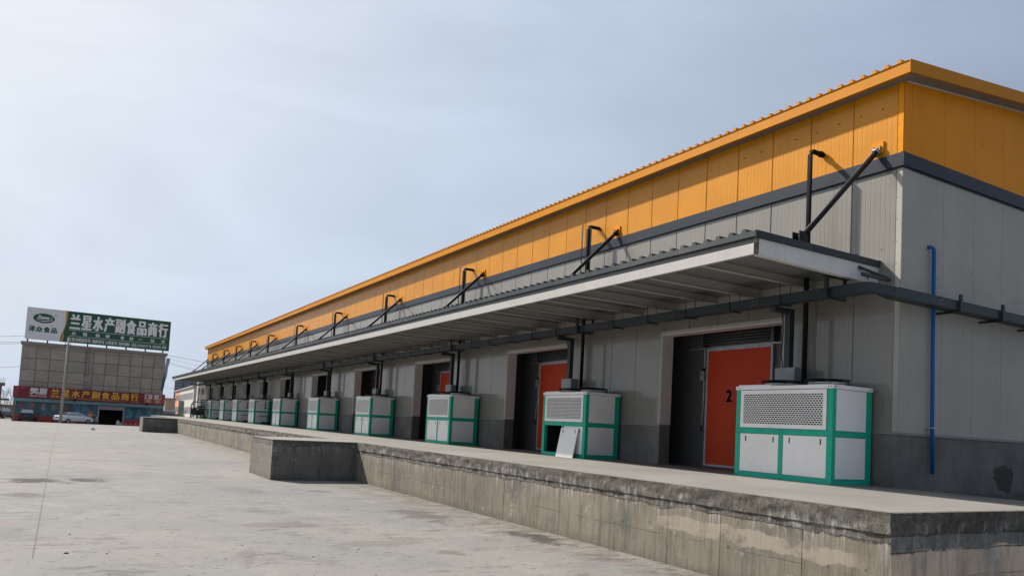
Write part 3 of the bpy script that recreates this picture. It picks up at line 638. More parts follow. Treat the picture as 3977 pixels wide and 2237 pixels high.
# refrigerant risers: from each unit up through the canopy and elbowed into the orange wall
for i in range(11):
    y = (1.745 if i == 0 else ST[i]+.88)
    if i > 6: y = ST[i]+.7
    lab = f'black riser pipe elbowed into the orange wall above the {ORD[i]} condensing unit'
    t = thing('riser_pipe', lab, 'pipe', (-.40, y, 1.95), 'black riser pipes along the long wall')
    zt = 6.67-1.95
    MB().tube([(0, 0, 0), (0, 0, zt-.09), (.03, 0, zt-.02), (.10, 0, zt), (.41, 0, zt)], .05, 10).build('pipe', M['black'], t)
    if i == 0:
        MB().tube([(.30, 0, zt), (.36, 0, zt)], .066, 10).build('collar', M['black'], t)
    else:
        MB().tube([(-.08, .16, 2.3), (-.08, .16, zt+.05), (.40, .16, zt+.05)], .018, 6).build('conduit', M['blackm'], t)
        MB().tube([(.03, -.09, 2.2), (.03, -.09, zt-.05), (.4, -.09, zt-.05)], .03, 6).build('pipe', M['black'], t)
# tray
tr = thing('cable_tray', 'slate grey enclosed cable tray hung under the canopy and turning the corner', 'cable tray', (-1.0, 0, 3.5))
def TW(o): return W(o)
tz0, tz1 = 3.46, 3.635
y = 1.0; tw = .26
b = MB(); pA = [(-1.0, -.085), (-.79, -.42)]; pB = [(-.74, .03), (-.62, -.16)]
y = .02
secs = []
while y < 80.5:
    y1 = min(y+2.5, 80.6); b = MB(); b.box(-1.0, -.74, y+.002, y1-.002, tz0, tz1); b.box(-1.004, -.736, y+.0, y1, tz1, tz1+.008); TW(b.build('tray_section', M['tray'], tr))
    if y < 45:
        b = MB(); b.box(-1.006, -1.0, y1-.10, y1+.10, tz0+.04, tz1-.04)
        TW(b.build('joint_plate', M['tray'], tr))
        b = MB()
        for k in range(6):
            for z in (tz0+.055, tz1-.055): b.tube([(-1.014, y1-.085+k*.034, z), (-1.006, y1-.085+k*.034, z)], .007, 5)
        tag(TW(b.build('joint_bolts', M['steel'], tr)), kind='stuff')
    y = y1
g0, g1 = 3.35, 3.52
# mitred corner piece, then the gable run
b = MB(); o = [(-1.0, .02), (-1.0, -.085), (-.79, -.42), (-.70, -.42)]; inn = [(-.74, .02), (-.74, -.02), (-.68, -.16), (-.70, -.16)]
n = len(o); i0 = len(b.v); zz = [(tz0, tz1), (tz0-.01, tz1-.01), (g0, g1), (g0, g1)]
for k in range(n-1):
    for P, Q in ((o, None), (inn, None)): b.face([(P[k][0], P[k][1], zz[k][0]), (P[k+1][0], P[k+1][1], zz[k+1][0]), (P[k+1][0], P[k+1][1], zz[k+1][1]), (P[k][0], P[k][1], zz[k][1])])
    for t in (0, 1): b.face([(o[k][0], o[k][1], zz[k][t]), (o[k+1][0], o[k+1][1], zz[k+1][t]), (inn[k+1][0], inn[k+1][1], zz[k+1][t]), (inn[k][0], inn[k][1], zz[k][t])])
TW(b.build('tray_corner', M['tray'], tr))
x = -.70
while x < 12:
    x1 = x+2.5; b = MB(); b.box(x+.002, x1-.002, -.42, -.16, g0, g1); b.box(x, x1, -.424, -.156, g1, g1+.008); TW(b.build('tray_section', M['tray'], tr))
    b = MB()
    for k in range(6):
        for z in (g0+.055, g1-.055): b.tube([(x1-.085+k*.034-1.2, -.428, z), (x1-.085+k*.034-1.2, -.42, z)], .007, 5)
    tag(TW(b.build('joint_bolts', M['steel'], tr)), kind='stuff'); x = x1
# hanger rods with cross bars under the tray
hr = MB().tube([(0, 0, -.02), (0, 0, .42)], .007, 5).mesh('hanger_rod', M['blackm']); cb_ = MB().box(-.34, .05, -.018, .018, -.025, -.003).mesh('cross_bar', M['navy'])
for yb in BEAMS:
    if yb > 70: break
    for x in (-1.02, -.72): put('hanger_rod', hr, tr, (x+1.0, yb-.02, tz0-3.5))
    put('cross_bar', cb_, tr, (.29-.0, yb-.02, tz0-3.5))
fr = MB(); fr.box(-.03, .03, -.03, .03, 0, .40); fr.box(-.08, .62, -.035, .035, .38, .42); fr.box(.50, .55, -.025, .025, .02, .40); fr.box(-.03, .55, -.03, .03, -.03, 0)
fm = fr.mesh('hanger_frame', M['tray'])
for i in range(11): put('hanger_frame', fm, tr, (-.05, ST[i]+.28, tz0-3.5))
# gable bracket arms with chain stays
for x in (1.18, 2.66, 4.15, 5.6):
    b = MB(); b.box(x-.03, x+.03, -.46, .0, g0-.045, g0-.004); b.box(x-.035, x+.035, -.47, -.425, g0-.045, g1+.12); o = TW(b.build('bracket_arm', M['tray'], tr))
    b = MB(); p0 = Vector((x, -.44, g1+.1)); p1 = Vector((x-.13, -.03, g1+.50))
    for k in range(15):
        c0 = p0.lerp(p1, (k+.5)/15); d = (p1-p0)  .normalized()*.022; u = Vector((1, 0, 0)) if k % 2 else Vector((0, .6, .8)); b.obox(c0, d, u*.016, d.cross(u).normalized()*.006)
    b.build('chain', M['chain'], o)
b = MB(); b.box(-.85, -.05, .16, .22, 3.80, 3.86); b.build('x', M['navy'], wh).name = 'brace_rail'
b = MB(); b.tube([(-.62, .43, 4.03), (-.1, .2, 3.86)], .03, 8); b.build('brace', M['navy'], wh)
# drop legs and junction boxes
for i in range(11):
    y = 2.18 if i == 0 else ST[i]+1.55
    if i > 6: y = ST[i]+1.2
    b = MB(); b.box(-.41, -.28, y-.065, y+.065, 2.24, 3.36); b.prism([(-.74, 3.46), (-.55, 3.36), (-.42, 3.36), (-.26, 3.36), (-.26, 3.50), (-.30, 3.56), (-.74, 3.60)], 'y', y-.08, y+.08) if False else b.box(-.86, -.28, y-.065, y+.065, 3.36, 3.455)
    TW(b.build('drop_leg', M['tray'], tr))
    t = thing('junction_box', f'grey steel junction box above the {ORD[i]} condensing unit, at the foot of a tray leg', 'junction box', (-.33, y, 2.05), 'junction boxes under the tray legs')
    MB().box(-.12, .14, -.25, .25, -.19, .19).build('case', M['box'], t); MB().box(-.128, -.12, -.24, .24, -.18, .18).build('lid', M['box'], t); MB().tube([(-.05, -.18, -.19), (-.07, -.20, -.32), (-.16, -.26, -.30), (-.22, -.30, -.26)], .016, 6).build('cable', M['blackm'], t); MB().tube([(.06, .2, .19), (.04, .24, .5), (.06, .22, 1.0), (-.1, .12, 1.42)], .012, 5).build('cable', M['blackm'], t)
# blue drain pipe
bp = thing('drain_pipe', 'bright blue plastic drain pipe hanging down the grey end wall', 'pipe', (.92, -.08, 0))
MB().tube([(.07, 0, .27), (.035, 0, 1.2), (.01, 0, 2.6), (-.005, 0, 4.50), (-.02, .01, 4.545), (-.06, .03, 4.56), (-.08, .08, 4.56)], .035, 12).build('pipe', M['blue'], bp)
MB().box(-.06, .06, -.05, .08, 1.12, 1.14).build('strap', M['chain'], bp)

# ================================================================ CONDENSING UNITS
def grille(L0, z0, z1, kind):
    """local: y 0..L0 along the front, facing -x at x=0"""
    b = MB(); m = .075; b.box(-.012, .0, 0, L0, z0, z0+m); b.box(-.012, 0, 0, L0, z1-m, z1); b.box(-.012, 0, 0, m, z0+m, z1-m); b.box(-.012, 0, L0-m, L0, z0+m, z1-m)
    Zs, Ze, Ys, Ye = z0+m, z1-m, m, L0-m
    if kind == 'brick':
        nr = 15; ph = (Ze-Zs)/nr; bar = .0125
        for r in range(nr+1): b.box(-.010, -.002, Ys, Ye, Zs+r*ph-bar/2+.0, Zs+r*ph+bar/2)
        pw = .066; pb = .0145
        for r in range(nr):
            y = Ys+(pw/2 if r % 2 else 0)
            while y < Ye:
                i = len(b.v); za, zb = Zs+r*ph+bar/2, Zs+(r+1)*ph-bar/2; ya, yb = max(Ys, y-pb/2), min(Ye, y+pb/2)
                b.v += [(-.010, ya, za), (-.010, yb, za), (-.010, yb, zb), (-.010, ya, zb)]; b.f.append((i, i+3, i+2, i+1)); b.sm.append(False)
                b.face([(-.010, ya, za), (-.002, ya, za), (-.002, ya, zb), (-.010, ya, zb)]); b.face([(-.010, yb, za), (-.002, yb, za), (-.002, yb, zb), (-.010, yb, zb)]); y += pw
    else:
        nr = 15; ph = (Ze-Zs)/nr
        for r in range(nr):
            z = Zs+r*ph; b.face([(-.012, Ys, z+ph*.12), (-.012, Ye, z+ph*.12), (.012, Ye, z+ph*.78), (.012, Ys, z+ph*.78)])
            b.box(-.013, -.003, Ys, Ye, z+ph*.05, z+ph*.5)
        for k in range(1, 4): b.box(-.008, .0, Ys+(Ye-Ys)*k/4-.008, Ys+(Ye-Ys)*k/4+.008, Zs, Ze)
    return b
def unit(Ln, kind, label, y, missing=False, gauges=False, H=1.81):
    D = 1.125; f = H/1.81
    u = thing('condensing_unit', label, 'condensing unit', (-1.212, y, 0), 'green and white condensing units along the dock')
    p = .115; zr0, zr1 = .865*f, .97*f; zc = 1.735*f
    b = MB()
    # frame: angle posts, rails
    b.box(0, .10, 0, p, 0, zc); b.box(0, .10, Ln-p, Ln, 0, zc); b.box(D-.15, D, 0, p, 0, zc); b.box(D-.15, D, Ln-p, Ln, 0, zc)
    for z0, z1 in ((.0, .10), (zr0, zr1)):
        b.box(.002, .06, p, Ln-p, z0, z1); b.box(D-.06, D-.002, p, Ln-p, z0, z1); b.box(.10, D-.15, .002, .06, z0, z1); b.box(.10, D-.15, Ln-.06, Ln-.002, z0, z1)
    b.box(.002, .06, Ln/2-.05, Ln/2+.05, .10, zr0)
    b.build('frame', M['green'], u)
    bo = MB()
    for yy, zz in [(.03, zr0+.02), (.085, zr0+.02), (.03, zr1-.02), (.085, zr1-.02), (Ln-.03, zr0+.02), (Ln-.085, zr0+.02), (Ln-.03, zr1-.02), (Ln-.085, zr1-.02), (Ln/2-.03, zr0+.03), (Ln/2+.03, zr0+.03), (Ln/2-.03, zr1-.03), (Ln/2+.03, zr1-.03),
                   (Ln*.3, zr0+.06), (Ln*.3+.05, zr0+.06), (Ln*.72, zr0+.06), (Ln*.72+.05, zr0+.06), (.03, .03), (.085, .03), (Ln-.03, .03), (Ln-.085, .03), (Ln/2-.03, .03), (Ln/2+.03, .03)]:
        bo.tube([(-.007, yy, zz), (.003, yy, zz)], .011, 6)
    for xx, zz in [(.03, zr0+.05), (.075, zr0+.02), (.075, zr1-.02), (D-.1, zr0+.03), (D-.04, zr0+.05), (D-.1, zr1-.03), (.03, .03), (.08, .03), (D-.1, .03), (D-.04, .03)]: bo.tube([(xx, -.007, zz), (xx, .003, zz)], .011, 6)
    for yy in (.03, .085, Ln-.03, Ln-.085): bo.tube([(-.022, yy, zc+.035), (-.010, yy, zc+.035)], .012, 6)
    for xx in (.03, .08, D-.08, D-.03): bo.tube([(xx, -.022, zc+.035), (xx, -.010, zc+.035)], .012, 6)
    tag(bo.build('bolts', M['bolt'], u), kind='stuff')
    b = MB(); b.box(-.014, D+.014, -.014, Ln+.014, zc, H-.004); b.box(.02, D-.02, Ln*.62, Ln-.03, H-.004, H+.025); b.build('top_cover', M['uwhite'], u)
    MB().box(.06, .10, p, Ln-p, zr1, zc-.002).build('coil', M['fin'], u); MB().box(.61, .66, p, Ln-p, .0, zc-.002).build('bulkhead', M['dark'], u)
    MB().box(.11, D-.16, Ln-.032, Ln-.028, .1, zr0).build('shade_sheet', M['dark'], u); MB().box(.11, .60, .03, Ln-.03, .02, .03).build('base_plate', M['dark'], u)  # near-black sheet over the far side panel paints in the cabinet's inner shade
    grille(Ln-2*p-.02, zr1+.01, zc-.012, kind).build('grille', M['uwhite'], u, (.0, p+.01, 0))
    hw = Ln/2-.05-p
    def dpanel(y0):
        o = MB().box(.006, .024, .008, hw-.008, .108, zr0-.008).build('door_panel', M['uwhite'], u, (0, y0, 0)); h = MB()
        for yy in (.13, hw-.15): h.box(.002, .0065, yy-.012, yy+.012, zr0-.16, zr0-.055)
        h.build('handle_slot', M['dark'], o); return o
    dpanel(p)
    if not missing: dpanel(Ln/2+.05)
    else:
        c = MB(); c.box(.35, .55, Ln/2+.2, Ln/2+.5, .02, .35); c.tube([(.45, Ln/2+.3, .35), (.45, Ln/2+.35, .5), (.3, Ln/2+.5, .5), (.3, Ln/2+.55, .05)], .02, 6); c.tube([(.4, Ln/2+.62, .02), (.4, Ln/2+.62, .45)], .09, 8); c.build('compressor', M['blackm'], u)
    for yy, nm_ in ((.006, -1), (Ln-.006, 1)):
        y0, y1 = (yy, yy+.018) if nm_ < 0 else (yy-.018, yy)
        MB().box(.108, D-.158, y0, y1, zr1+.008, zc-.006).build('side_panel', M['uwhite'], u); MB().box(.108, D-.158, y0, y1, .108, zr0-.008).build('side_panel', M['uwhite'], u)
    MB().box(D-.02, D-.006, p, Ln-p, .1, zc).build('back_panel', M['uwhite'], u)
    for yy in (Ln*.26, Ln*.72):
        g = MB(); rr = .40; n = 28; c0 = Vector((D*.54, yy, H))
        ring = [(c0.x+rr*math.cos(2*math.pi*k/n), c0.y+rr*math.sin(2*math.pi*k/n)) for k in range(n+1)]
        for z in (.04, .085, .125): g.tube([(a, b_, H+z) for a, b_ in ring], .008, 5, False)
        for q in (.1, .2, .3): g.tube([(c0.x+q*math.cos(2*math.pi*k/14), c0.y+q*math.sin(2*math.pi*k/14), H+.135) for k in range(15)], .006, 4, False)
        for k in range(8): a = k*math.pi/4; g.tube([(c0.x+.08*math.cos(a), c0.y+.08*math.sin(a), H+.14), (c0.x+rr*math.cos(a), c0.y+rr*math.sin(a), H+.127), (c0.x+rr*math.cos(a), c0.y+rr*math.sin(a), H)], .008, 4)
        o = g.build('fan_guard', M['blackm'], u); h = MB(); h.tube([(c0.x, c0.y, H-.002), (c0.x, c0.y, H+.075)], .345, 20, True); h.build('fan_ring', M['uwhite'], o)
        h = MB(); h.tube([(c0.x, c0.y, H+.075), (c0.x, c0.y, H+.11)], .09, 10)
        for k in range(4): a = k*math.pi/2; h.obox((c0.x+.19*math.cos(a), c0.y+.19*math.sin(a), H+.085), (.12*math.cos(a), .12*math.sin(a), 0), (-.06*math.sin(a), .06*math.cos(a), .008), (0, 0, .003))
        h.build('fan', M['blackm'], o)
    if gauges:
        h = MB()
        for z in (1.62*f, 1.48*f, 1.36*f): h.tube([(.78, -.02, z), (.78, .008, z)], .05, 12)
        h.box(.72, .84, -.03, .008, 1.16*f, 1.27*f); h.build('gauges', M['blackm'], u)
        h = MB(); h.tube([(.35, .0, .60), (.35, -.22, .60), (.62, -.24, .585), (.95, -.10, .56), (1.15, .05, .56)], .022, 6); h.tube([(.55, -.05, .13), (.9, -.12, .12), (1.15, -.02, .12)], .045, 7); h.build('pipework', M['black'], u)
        h = MB(); h.box(.12, .30, -.002, .006, zc-.06, zc-.03); h.build('name_plate', M['blackm'], u)
    return u
unit(2.27, 'brick', 'nearest and largest condensing unit, with brick-pattern grille, in front of the door marked 2', UN[0])
unit(2.08, 'brick', 'condensing unit missing its left lower panel, with a loose white panel leaning on it', UN[1], True, H=1.78)
unit(2.07, 'brick', 'third condensing unit from the right, last one with a dotted brick-pattern grille', UN[2], H=1.79)
LAB = ['first louvred condensing unit beyond the dotted grilles, fourth from the right', 'fifth condensing unit from the right, louvred, its junction box before a dark doorway', 'sixth condensing unit from the right, plain sided, before the ones with pipework']
for k in range(3): unit(2.05, 'louvre', LAB[k], UN[3+k], H=1.79)
LG = ['first condensing unit with pressure gauges and pipework on its side, seventh from the right', 'eighth condensing unit from the right, gauges on its side panel', 'ninth condensing unit from the right, third from the tricycle', 'tenth condensing unit from the right, nearest to the right of the tricycle', 'farthest condensing unit, partly hidden behind the parked tricycle']
gu = unit(2.0, 'louvre', LG[0], UN[6], gauges=True, H=1.78)
for k in range(1, 5):
    c = copy_tree(gu); c.location.y = UN[6+k]; c['label'] = LG[k]
# the loose panel
lp = thing('access_panel', 'loose white access panel leaning against the opened condensing unit', 'panel', (-1.42, 8.19, .0))
b = MB(); d = Vector((.15, 0, .77)).normalized(); nrm = Vector((-d.z, 0, d.x)); b.obox(Vector((.02, .42, .0))+d*.40, d*.40, Vector((0, .40, 0)), nrm*.011)
b.build('sheet', M['uwhite'], lp)
h = MB()
for yy in (.13, .70): h.obox(Vector((.02, yy, 0))+d*.71+nrm*.0125, d*.045, Vector((0, .012, 0)), nrm*.003); h.obox(Vector((.02, yy+.022, 0))+d*.735+nrm*.0125, d*.012, Vector((0, .014, 0)), nrm*.003)  # the small side bar paints a shadow beside each handle slot
h.build('handle_slot', M['dark'], lp)

# ================================================================ SHOP BLOCK AT THE END OF THE YARD
YS = 112.1; GZ = -1.92
shop = thing('shop_building', 'grey panelled warehouse end with blue glazed shopfront at the far side of the yard', 'shop building', (-10, YS, GZ))
tilem = [mat('tower_tile_%s' % n, c, .75, var=.12, vscale=.9, streak=.06) for n, c in (('a', (.345, .305, .255)), ('b', (.37, .325, .275)), ('c', (.325, .288, .243)))]
cols = [-18.83, -17.10, -15.50, -13.36, -11.25, -10.32, -8.81, -7.20, -5.65, -4.14, -2.68, -1.15]; rws = [2.3, 3.50, 5.06, 6.63, 8.42]
tm = MB().box(-18.83, -1.15, YS+.36, YS+14, GZ, 8.5); W(tm.build('wall', mat('tower_joint', (.15, .138, .12), .9), shop))
for ci, (x0, x1) in enumerate(zip(cols, cols[1:])):
    for rj, (z0, z1) in enumerate(zip(rws, rws[1:])):
        if ci == 4: continue
        W(MB().box(x0+.035, x1-.035, YS+.30+random.uniform(-.012, .012), YS+.36, z0+.035, z1-.035).build('cladding_panel', tilem[(ci*2+rj) % 3], shop))
W(MB().box(-11.22, -10.35, YS+.31, YS+.36, 2.3, 8.42).build('service_strip', tilem[1], shop))
b = MB(); b.box(-19.0, -.94, YS+.12, YS+14.2, 8.50, 8.84); b.box(-18.95, -1.0, YS+.2, YS+.3, 8.36, 8.5); W(b.build('parapet', mat('parapet_brown', (.26, .22, .19), .7, var=.12), shop))
ld = MB(); ld.box(-11.20, -11.16, YS+.1, YS+.14, 4.6, 8.9); ld.box(-10.84, -10.80, YS+.1, YS+.14, 4.6, 8.9); lad = W(ld.build('ladder', mat('ladder_steel', (.10, .095, .09), .6), shop))
for k in range(12):
    r = MB().box(-11.16, -10.84, YS+.105, YS+.135, 4.85+k*.33, 4.885+k*.33).build('rung', mat('ladder_steel', (0, 0, 0)), lad)
for k in range(4): W(MB().box(-11.22, -10.72, YS+.14, YS+.3, 2.6+k*.42, 2.66+k*.42).build('wall_rung', mat('ladder_steel', (0, 0, 0)), shop))
W(MB().tube([(-10.45, YS+.22, 8.3), (-10.5, YS+.22, 2.4)], .045, 6).build('rain_pipe', M['white'], shop)); W(MB().tube([(-18.6, YS+.2, 8.15), (-10.4, YS+.2, 8.05)], .035, 6).build('conduit', M['steel'], shop)); W(MB().tube([(-10.3, YS+.2, 8.12), (-1.9, YS+.2, 8.10), (-1.3, YS+.2, 7.8)], .05, 6).build('conduit', M['white'], shop))
# shopfront: awning strip, glass bays, red base panels, open roller door
glassm = [mat('shop_glass_%d' % k, c, .12, var=.25, vscale=1.2) for k, c in enumerate([(.03, .10, .135), (.022, .075, .105), (.05, .15, .20), (.035, .12, .16)])]
alu = mat('shop_frame', (.12, .20, .24), .45); W(MB().box(-19.23, -.95, YS-.25, YS+.3, .80, 1.24).build('awning', mat('awning_blue', (.19, .28, .33), .5, var=.08), shop)); W(MB().box(-19.3, -.9, YS-.35, YS+.3, 1.24, 1.30).build('awning_edge', mat('awning_edge', (.06, .06, .06), .7), shop))
W(MB().box(-19.2, -1.0, YS+.2, YS+.3, 1.3, 2.4).build('upper_wall', tilem[2], shop))
gl = [(-18.95, -17.75), (-17.70, -16.45), (-16.40, -15.2), (-15.15, -13.9), (-13.85, -12.6), (-12.55, -11.35), (-11.30, -10.1), (-10.05, -9.3), (-5.95, -4.75), (-4.70, -3.5), (-3.45, -2.25), (-2.2, -1.1)]
posters = [(.22, .07, .08), (.3, .12, .12), (.28, .20, .26), (.26, .16, .12), (.2, .08, .1)]
for k, (x0, x1) in enumerate(gl):
    zb = -1.05 if k != 7 else -1.9
    o = W(MB().box(x0, x1, YS+.05, YS+.08, zb, .80).build('window', alu, shop))
    for j in range(2):
        a, c = (x0+.05, (x0+x1)/2-.025) if j == 0 else ((x0+x1)/2+.025, x1-.05)
        q = MB().box(a, c, YS+.03, YS+.05, zb+.06, .75).build('pane', glassm[(k*2+j*3+k//3) % 4], o)
    if k < 5:
        q = MB().box(x0+.42, x1-.32, YS+.02, YS+.03, -.28, .55).build('sticker', mat('poster_%d' % k, posters[k], .5, var=.5, vscale=3), o)
    elif k not in (7,):
        q = MB().prism([(x0+.1, -.9), (x1-.3, -.9), (x1-.1, .1), (x0+.5, .5)], 'y', YS+.02, YS+.03).build('sticker', mat('sticker_blue', (.05, .19, .27), .4, var=.4, vscale=2), o)
redp = mat('base_red', (.36, .035, .03), .5, var=.12, vscale=2)
for k, (x0, x1) in enumerate(gl):
    if k == 7: continue
    o = W(MB().box(x0-.02, x1+.02, YS-.02, YS+.06, GZ-.05, -1.06).build('base_panel', redp, shop))
    if k < 7:
        q = MB().tube([((x0+x1)/2, YS-.03, -1.75), ((x0+x1)/2, YS-.03, -1.45), ((x0+x1)/2, YS-.03, -1.25)], .14, 8, True, .04).build('bottle_print', mat('bottle_print', (.14, .13, .12), .5), o)
W(MB().box(-19.23, -18.97, YS-.05, YS+.3, GZ-.05, .8).build('pier', mat('pier_brown', (.22, .17, .13), .8, var=.2), shop)); W(MB().box(-1.08, -.95, YS-.05, YS+.3, GZ-.05, .8).build('pier', mat('pier_brown', (0, 0, 0)), shop))
W(MB().box(-9.27, -9.10, YS-.1, YS+.3, GZ, .8).build('door_post', mat('post_alu', (.35, .36, .38), .4), shop)); W(MB().box(-6.12, -5.98, YS-.1, YS+.3, GZ, .8).build('door_post', mat('post_alu', (0, 0, 0)), shop))
rs = MB(); [rs.box(-9.08, -6.14, YS-.02+.008*(k % 2), YS+.03, .20+k*.1, .295+k*.1) for k in range(6)]; W(rs.build('roller_door', mat('roller_mauve', (.30, .29, .33), .5, var=.06), shop))
W(MB().box(-9.10, -5.98, YS-.32, YS-.05, .86, 1.0).build('shutter_hood', alu, shop))
b = MB(); b.face([(-9.1, YS+4, GZ), (-6.0, YS+4, GZ), (-6.0, YS+4, .8), (-9.1, YS+4, .8)]); b.face([(-9.1, YS+.1, GZ), (-9.1, YS+4, GZ), (-9.1, YS+4, .8), (-9.1, YS+.1, .8)]); b.face([(-6, YS+.1, GZ), (-6, YS+4, GZ), (-6, YS+4, .8), (-6, YS+.1, .8)]); b.face([(-9.1, YS+.1, .8), (-6, YS+.1, .8), (-6, YS+4, .8), (-9.1, YS+4, .8)])
W(b.build('interior', mat('shop_interior', (.05, .045, .04), .9, var=.4, vscale=1), shop))
# cut the tower wall mass clear of the door: the mass starts behind the interior, so shift it
tmo = [o for o in shop.children if o.name == 'wall'][0]
tmo.data.clear_geometry(); q = MB().box(-18.83, -1.15, YS+.36, YS+14, .85, 8.5); q.box(-18.83, -1.15, YS+4.1, YS+14, GZ-.2, .84); tmo.data.from_pydata(q.v, [], q.f); tmo.data.update(); bm_fix(tmo.data)
pp = W(MB().box(-10.5, -9.87, YS-.06, YS-.03, -1.0, -.15).build('poster', mat('poster_orange', (.62, .30, .22), .5, var=.2), shop)); q = MB().box(-10.5, -9.87, YS-.07, YS-.06, -.42, -.15).build('poster_head', mat('poster_head', (.6, .10, .05), .5), pp)
for x in (-12.2, -3.2):
    fl = thing('flood_lamp', 'small flood lamp on a bent arm ' + ('above the glazed front near the lamp pole' if x < -10 else 'below the red product pictures'), 'lamp', (x, YS-.35, .95), 'flood lamps under the red sign'); MB().box(-.22, .22, -.2, .05, .28, .52).build('head', M['blackm'], fl); MB().tube([(0, .0, .3), (.03, -.02, -.2), (-.02, 0, -1.0)], .035, 6).build('arm', M['steel'], fl)
# ---- red shop sign
sg = thing('shop_sign', 'long dark red shop sign with yellow characters above the blue glazed front', 'sign', (-10, YS-.30, 1.3))
sred = mat('sign_red', (.20, .014, .022), .5, var=.06); swhite = mat('sign_white', (.70, .68, .70), .5); syel = mat('sign_yellow', (.85, .46, .05), .5)
W(MB().box(-19.33, -.88, YS-.40, YS-.28, 1.32, 2.80).build('board', sred, sg)); b = MB()
for k in range(9): b.box(-19.33, -18.75 if k < 7 else -17.9, YS-.42, YS-.40, 1.42+k*.155, 1.455+k*.155)
for k in range(14): b.box(-1.45, -1.0, YS-.42, YS-.40, 1.42+k*.095, 1.45+k*.095)
W(b.build('stripes', mat('stripe_pink', (.50, .18, .20), .5), sg))
yt = YS-.42
big = '兰星水产副食品商行'; x0, x1 = -15.08, -4.19; n = len(big); pw = (x1-x0)/n; lines = []
for k, ch in enumerate(big): lines.append((ch, x0+k*pw+.06, x0+(k+1)*pw-.16, 1.66, 2.66, yt, .022, 0, 'y'))
chars(lines, syel, sg); W(text([('主营 鸡鸭副 牛羊肉 火锅食材 烧烤系列 各种水产品 副食品 调味品', -15.05, -7.5, 1.42, 1.57, yt, .02, 0, 'y'), ('电话 18196917118', -7.3, -5.75, 1.42, 1.57, yt, .02, 0, 'y'), ('18196911898', -5.35, -4.25, 1.42, 1.57, yt, .02, 0, 'y')], mat('sign_gold', (.75, .36, .10), .5), sg, 'small_lettering'))['kind'] = 'stuff'
chars([('笑', -17.45, -16.42, 1.80, 2.68, yt, .035, 0, 'y'), ('厨', -16.38, -15.46, 1.80, 2.66, yt, .035, 0, 'y')], swhite, sg); W(text([('XIAOCHU', -17.46, -15.50, 1.46, 1.70, yt, .02, 0, 'y')], swhite, sg, 'logo_lettering'))
pic = [mat('pic_a', (.55, .5, .5), .5, var=.3, vscale=5), mat('pic_b', (.45, .05, .06), .5), mat('pic_c', (.45, .30, .17), .5, var=.4, vscale=6)]
for px in (-3.55, -2.35):
    p_ = W(MB().box(px, px+1.0, yt+.0, yt+.019, 1.40, 2.72).build('product_picture', pic[0], sg))
    for nm_, q in (('picture_panel', MB().box(px+.02, px+.98, yt-.008, yt, 1.42, 2.05)), ('picture_tab', MB().box(px+(.2 if px < -3 else .62), px+(.5 if px < -3 else .9), yt-.009, yt, 2.12, 2.62)), ('picture_dish', MB().tube([(px+.5, yt-.004, 1.75), (px+.5, yt-.02, 1.75)], .30, 14))):
        o = q.build(nm_, pic[1] if nm_ != 'picture_dish' else pic[2], p_)
# ---- roof billboard
bb = thing('billboard', 'large green and white rooftop billboard with white characters on the grey shop block', 'billboard', (-10, YS+.3, 8.84))
YB = YS+.35; bgrn = mat('board_green', (.010, .085, .042), .5, var=.05); bwht = mat('board_white', (.72, .71, .73), .5, var=.04); bgold = mat('board_gold', (.58, .30, .07), .5)
bt = W(MB().box(-18.63, -.82, YB, YB+.14, 9.18, 13.51).build('board', bwht, bb))
def scurve(z):
    t = (z-9.18)/(13.51-9.18); return -14.60+.45*(1/(1+math.exp(-(t-.38)*9)))+.10*math.sin(t*3.1)
N_ = 26; b1, b2 = MB(), MB()
for k in range(N_):
    za, zb = 9.18+4.33*k/N_, 9.18+4.33*(k+1)/N_
    wd = lambda z: .10+.30*abs(((z-9.18)/4.33)-.42)
    b1.face([(scurve(za)+(.14 if za < 10.2 else 0), YB-.004, za), (scurve(za)+(.14 if za < 10.2 else 0)+wd(za)+.0, YB-.004, za), (scurve(zb)+(.14 if zb < 10.2 else 0)+wd(zb), YB-.004, zb), (scurve(zb)+(.14 if zb < 10.2 else 0), YB-.004, zb)])
    b2.face([(scurve(za)+wd(za)*(.6 if za > 10.8 else 0), YB-.002, za), (-.82, YB-.002, za), (-.82, YB-.002, zb), (scurve(zb)+wd(zb)*(.6 if zb > 10.8 else 0), YB-.002, zb)])
for q, nm_, m_ in ((b1, 'gold_swoosh', bgold), (b2, 'green_field', bgrn)): W(q.build(nm_, m_, bb))
e_ = MB(); e_.v = [(-16.62+1.27*math.cos(2*math.pi*k/40), YB-.004, 12.15+.66*math.sin(2*math.pi*k/40)) for k in range(40)]; e_.f = [tuple(range(40))]; e_.sm = [False]; W(e_.build('logo_oval', bgrn, bb))
ytb = YB-.012; bw2 = mat('board_letter_white', (.80, .79, .80), .5)
W(text([('Zezon', -17.45, -16.0, 12.02, 12.50, ytb, .06, .35, 'y'), ('泽', -15.84, -15.58, 12.14, 12.40, ytb, 0, 0, 'y'), ('众', -15.84, -15.58, 11.82, 12.08, ytb, 0, 0, 'y')], bw2, bb, 'logo_lettering'))
b = MB()
for k in range(14):
    t0, t1 = k/14, (k+1)/14; f_ = lambda t: (-17.55+1.75*t, 11.93-.18*math.sin(t*math.pi)+.05*t); h_ = lambda t: .02+.10*t*math.sin(t*math.pi)**.6 if 0 < t < 1 else .01
    (xa, za), (xb, zb) = f_(t0), f_(t1); b.face([(xa, ytb, za-h_(t0)), (xb, ytb, zb-h_(t1)), (xb, ytb, zb+h_(t1)*.4), (xa, ytb, za+h_(t0)*.4)])
W(b.build('logo_swash', bw2, bb))
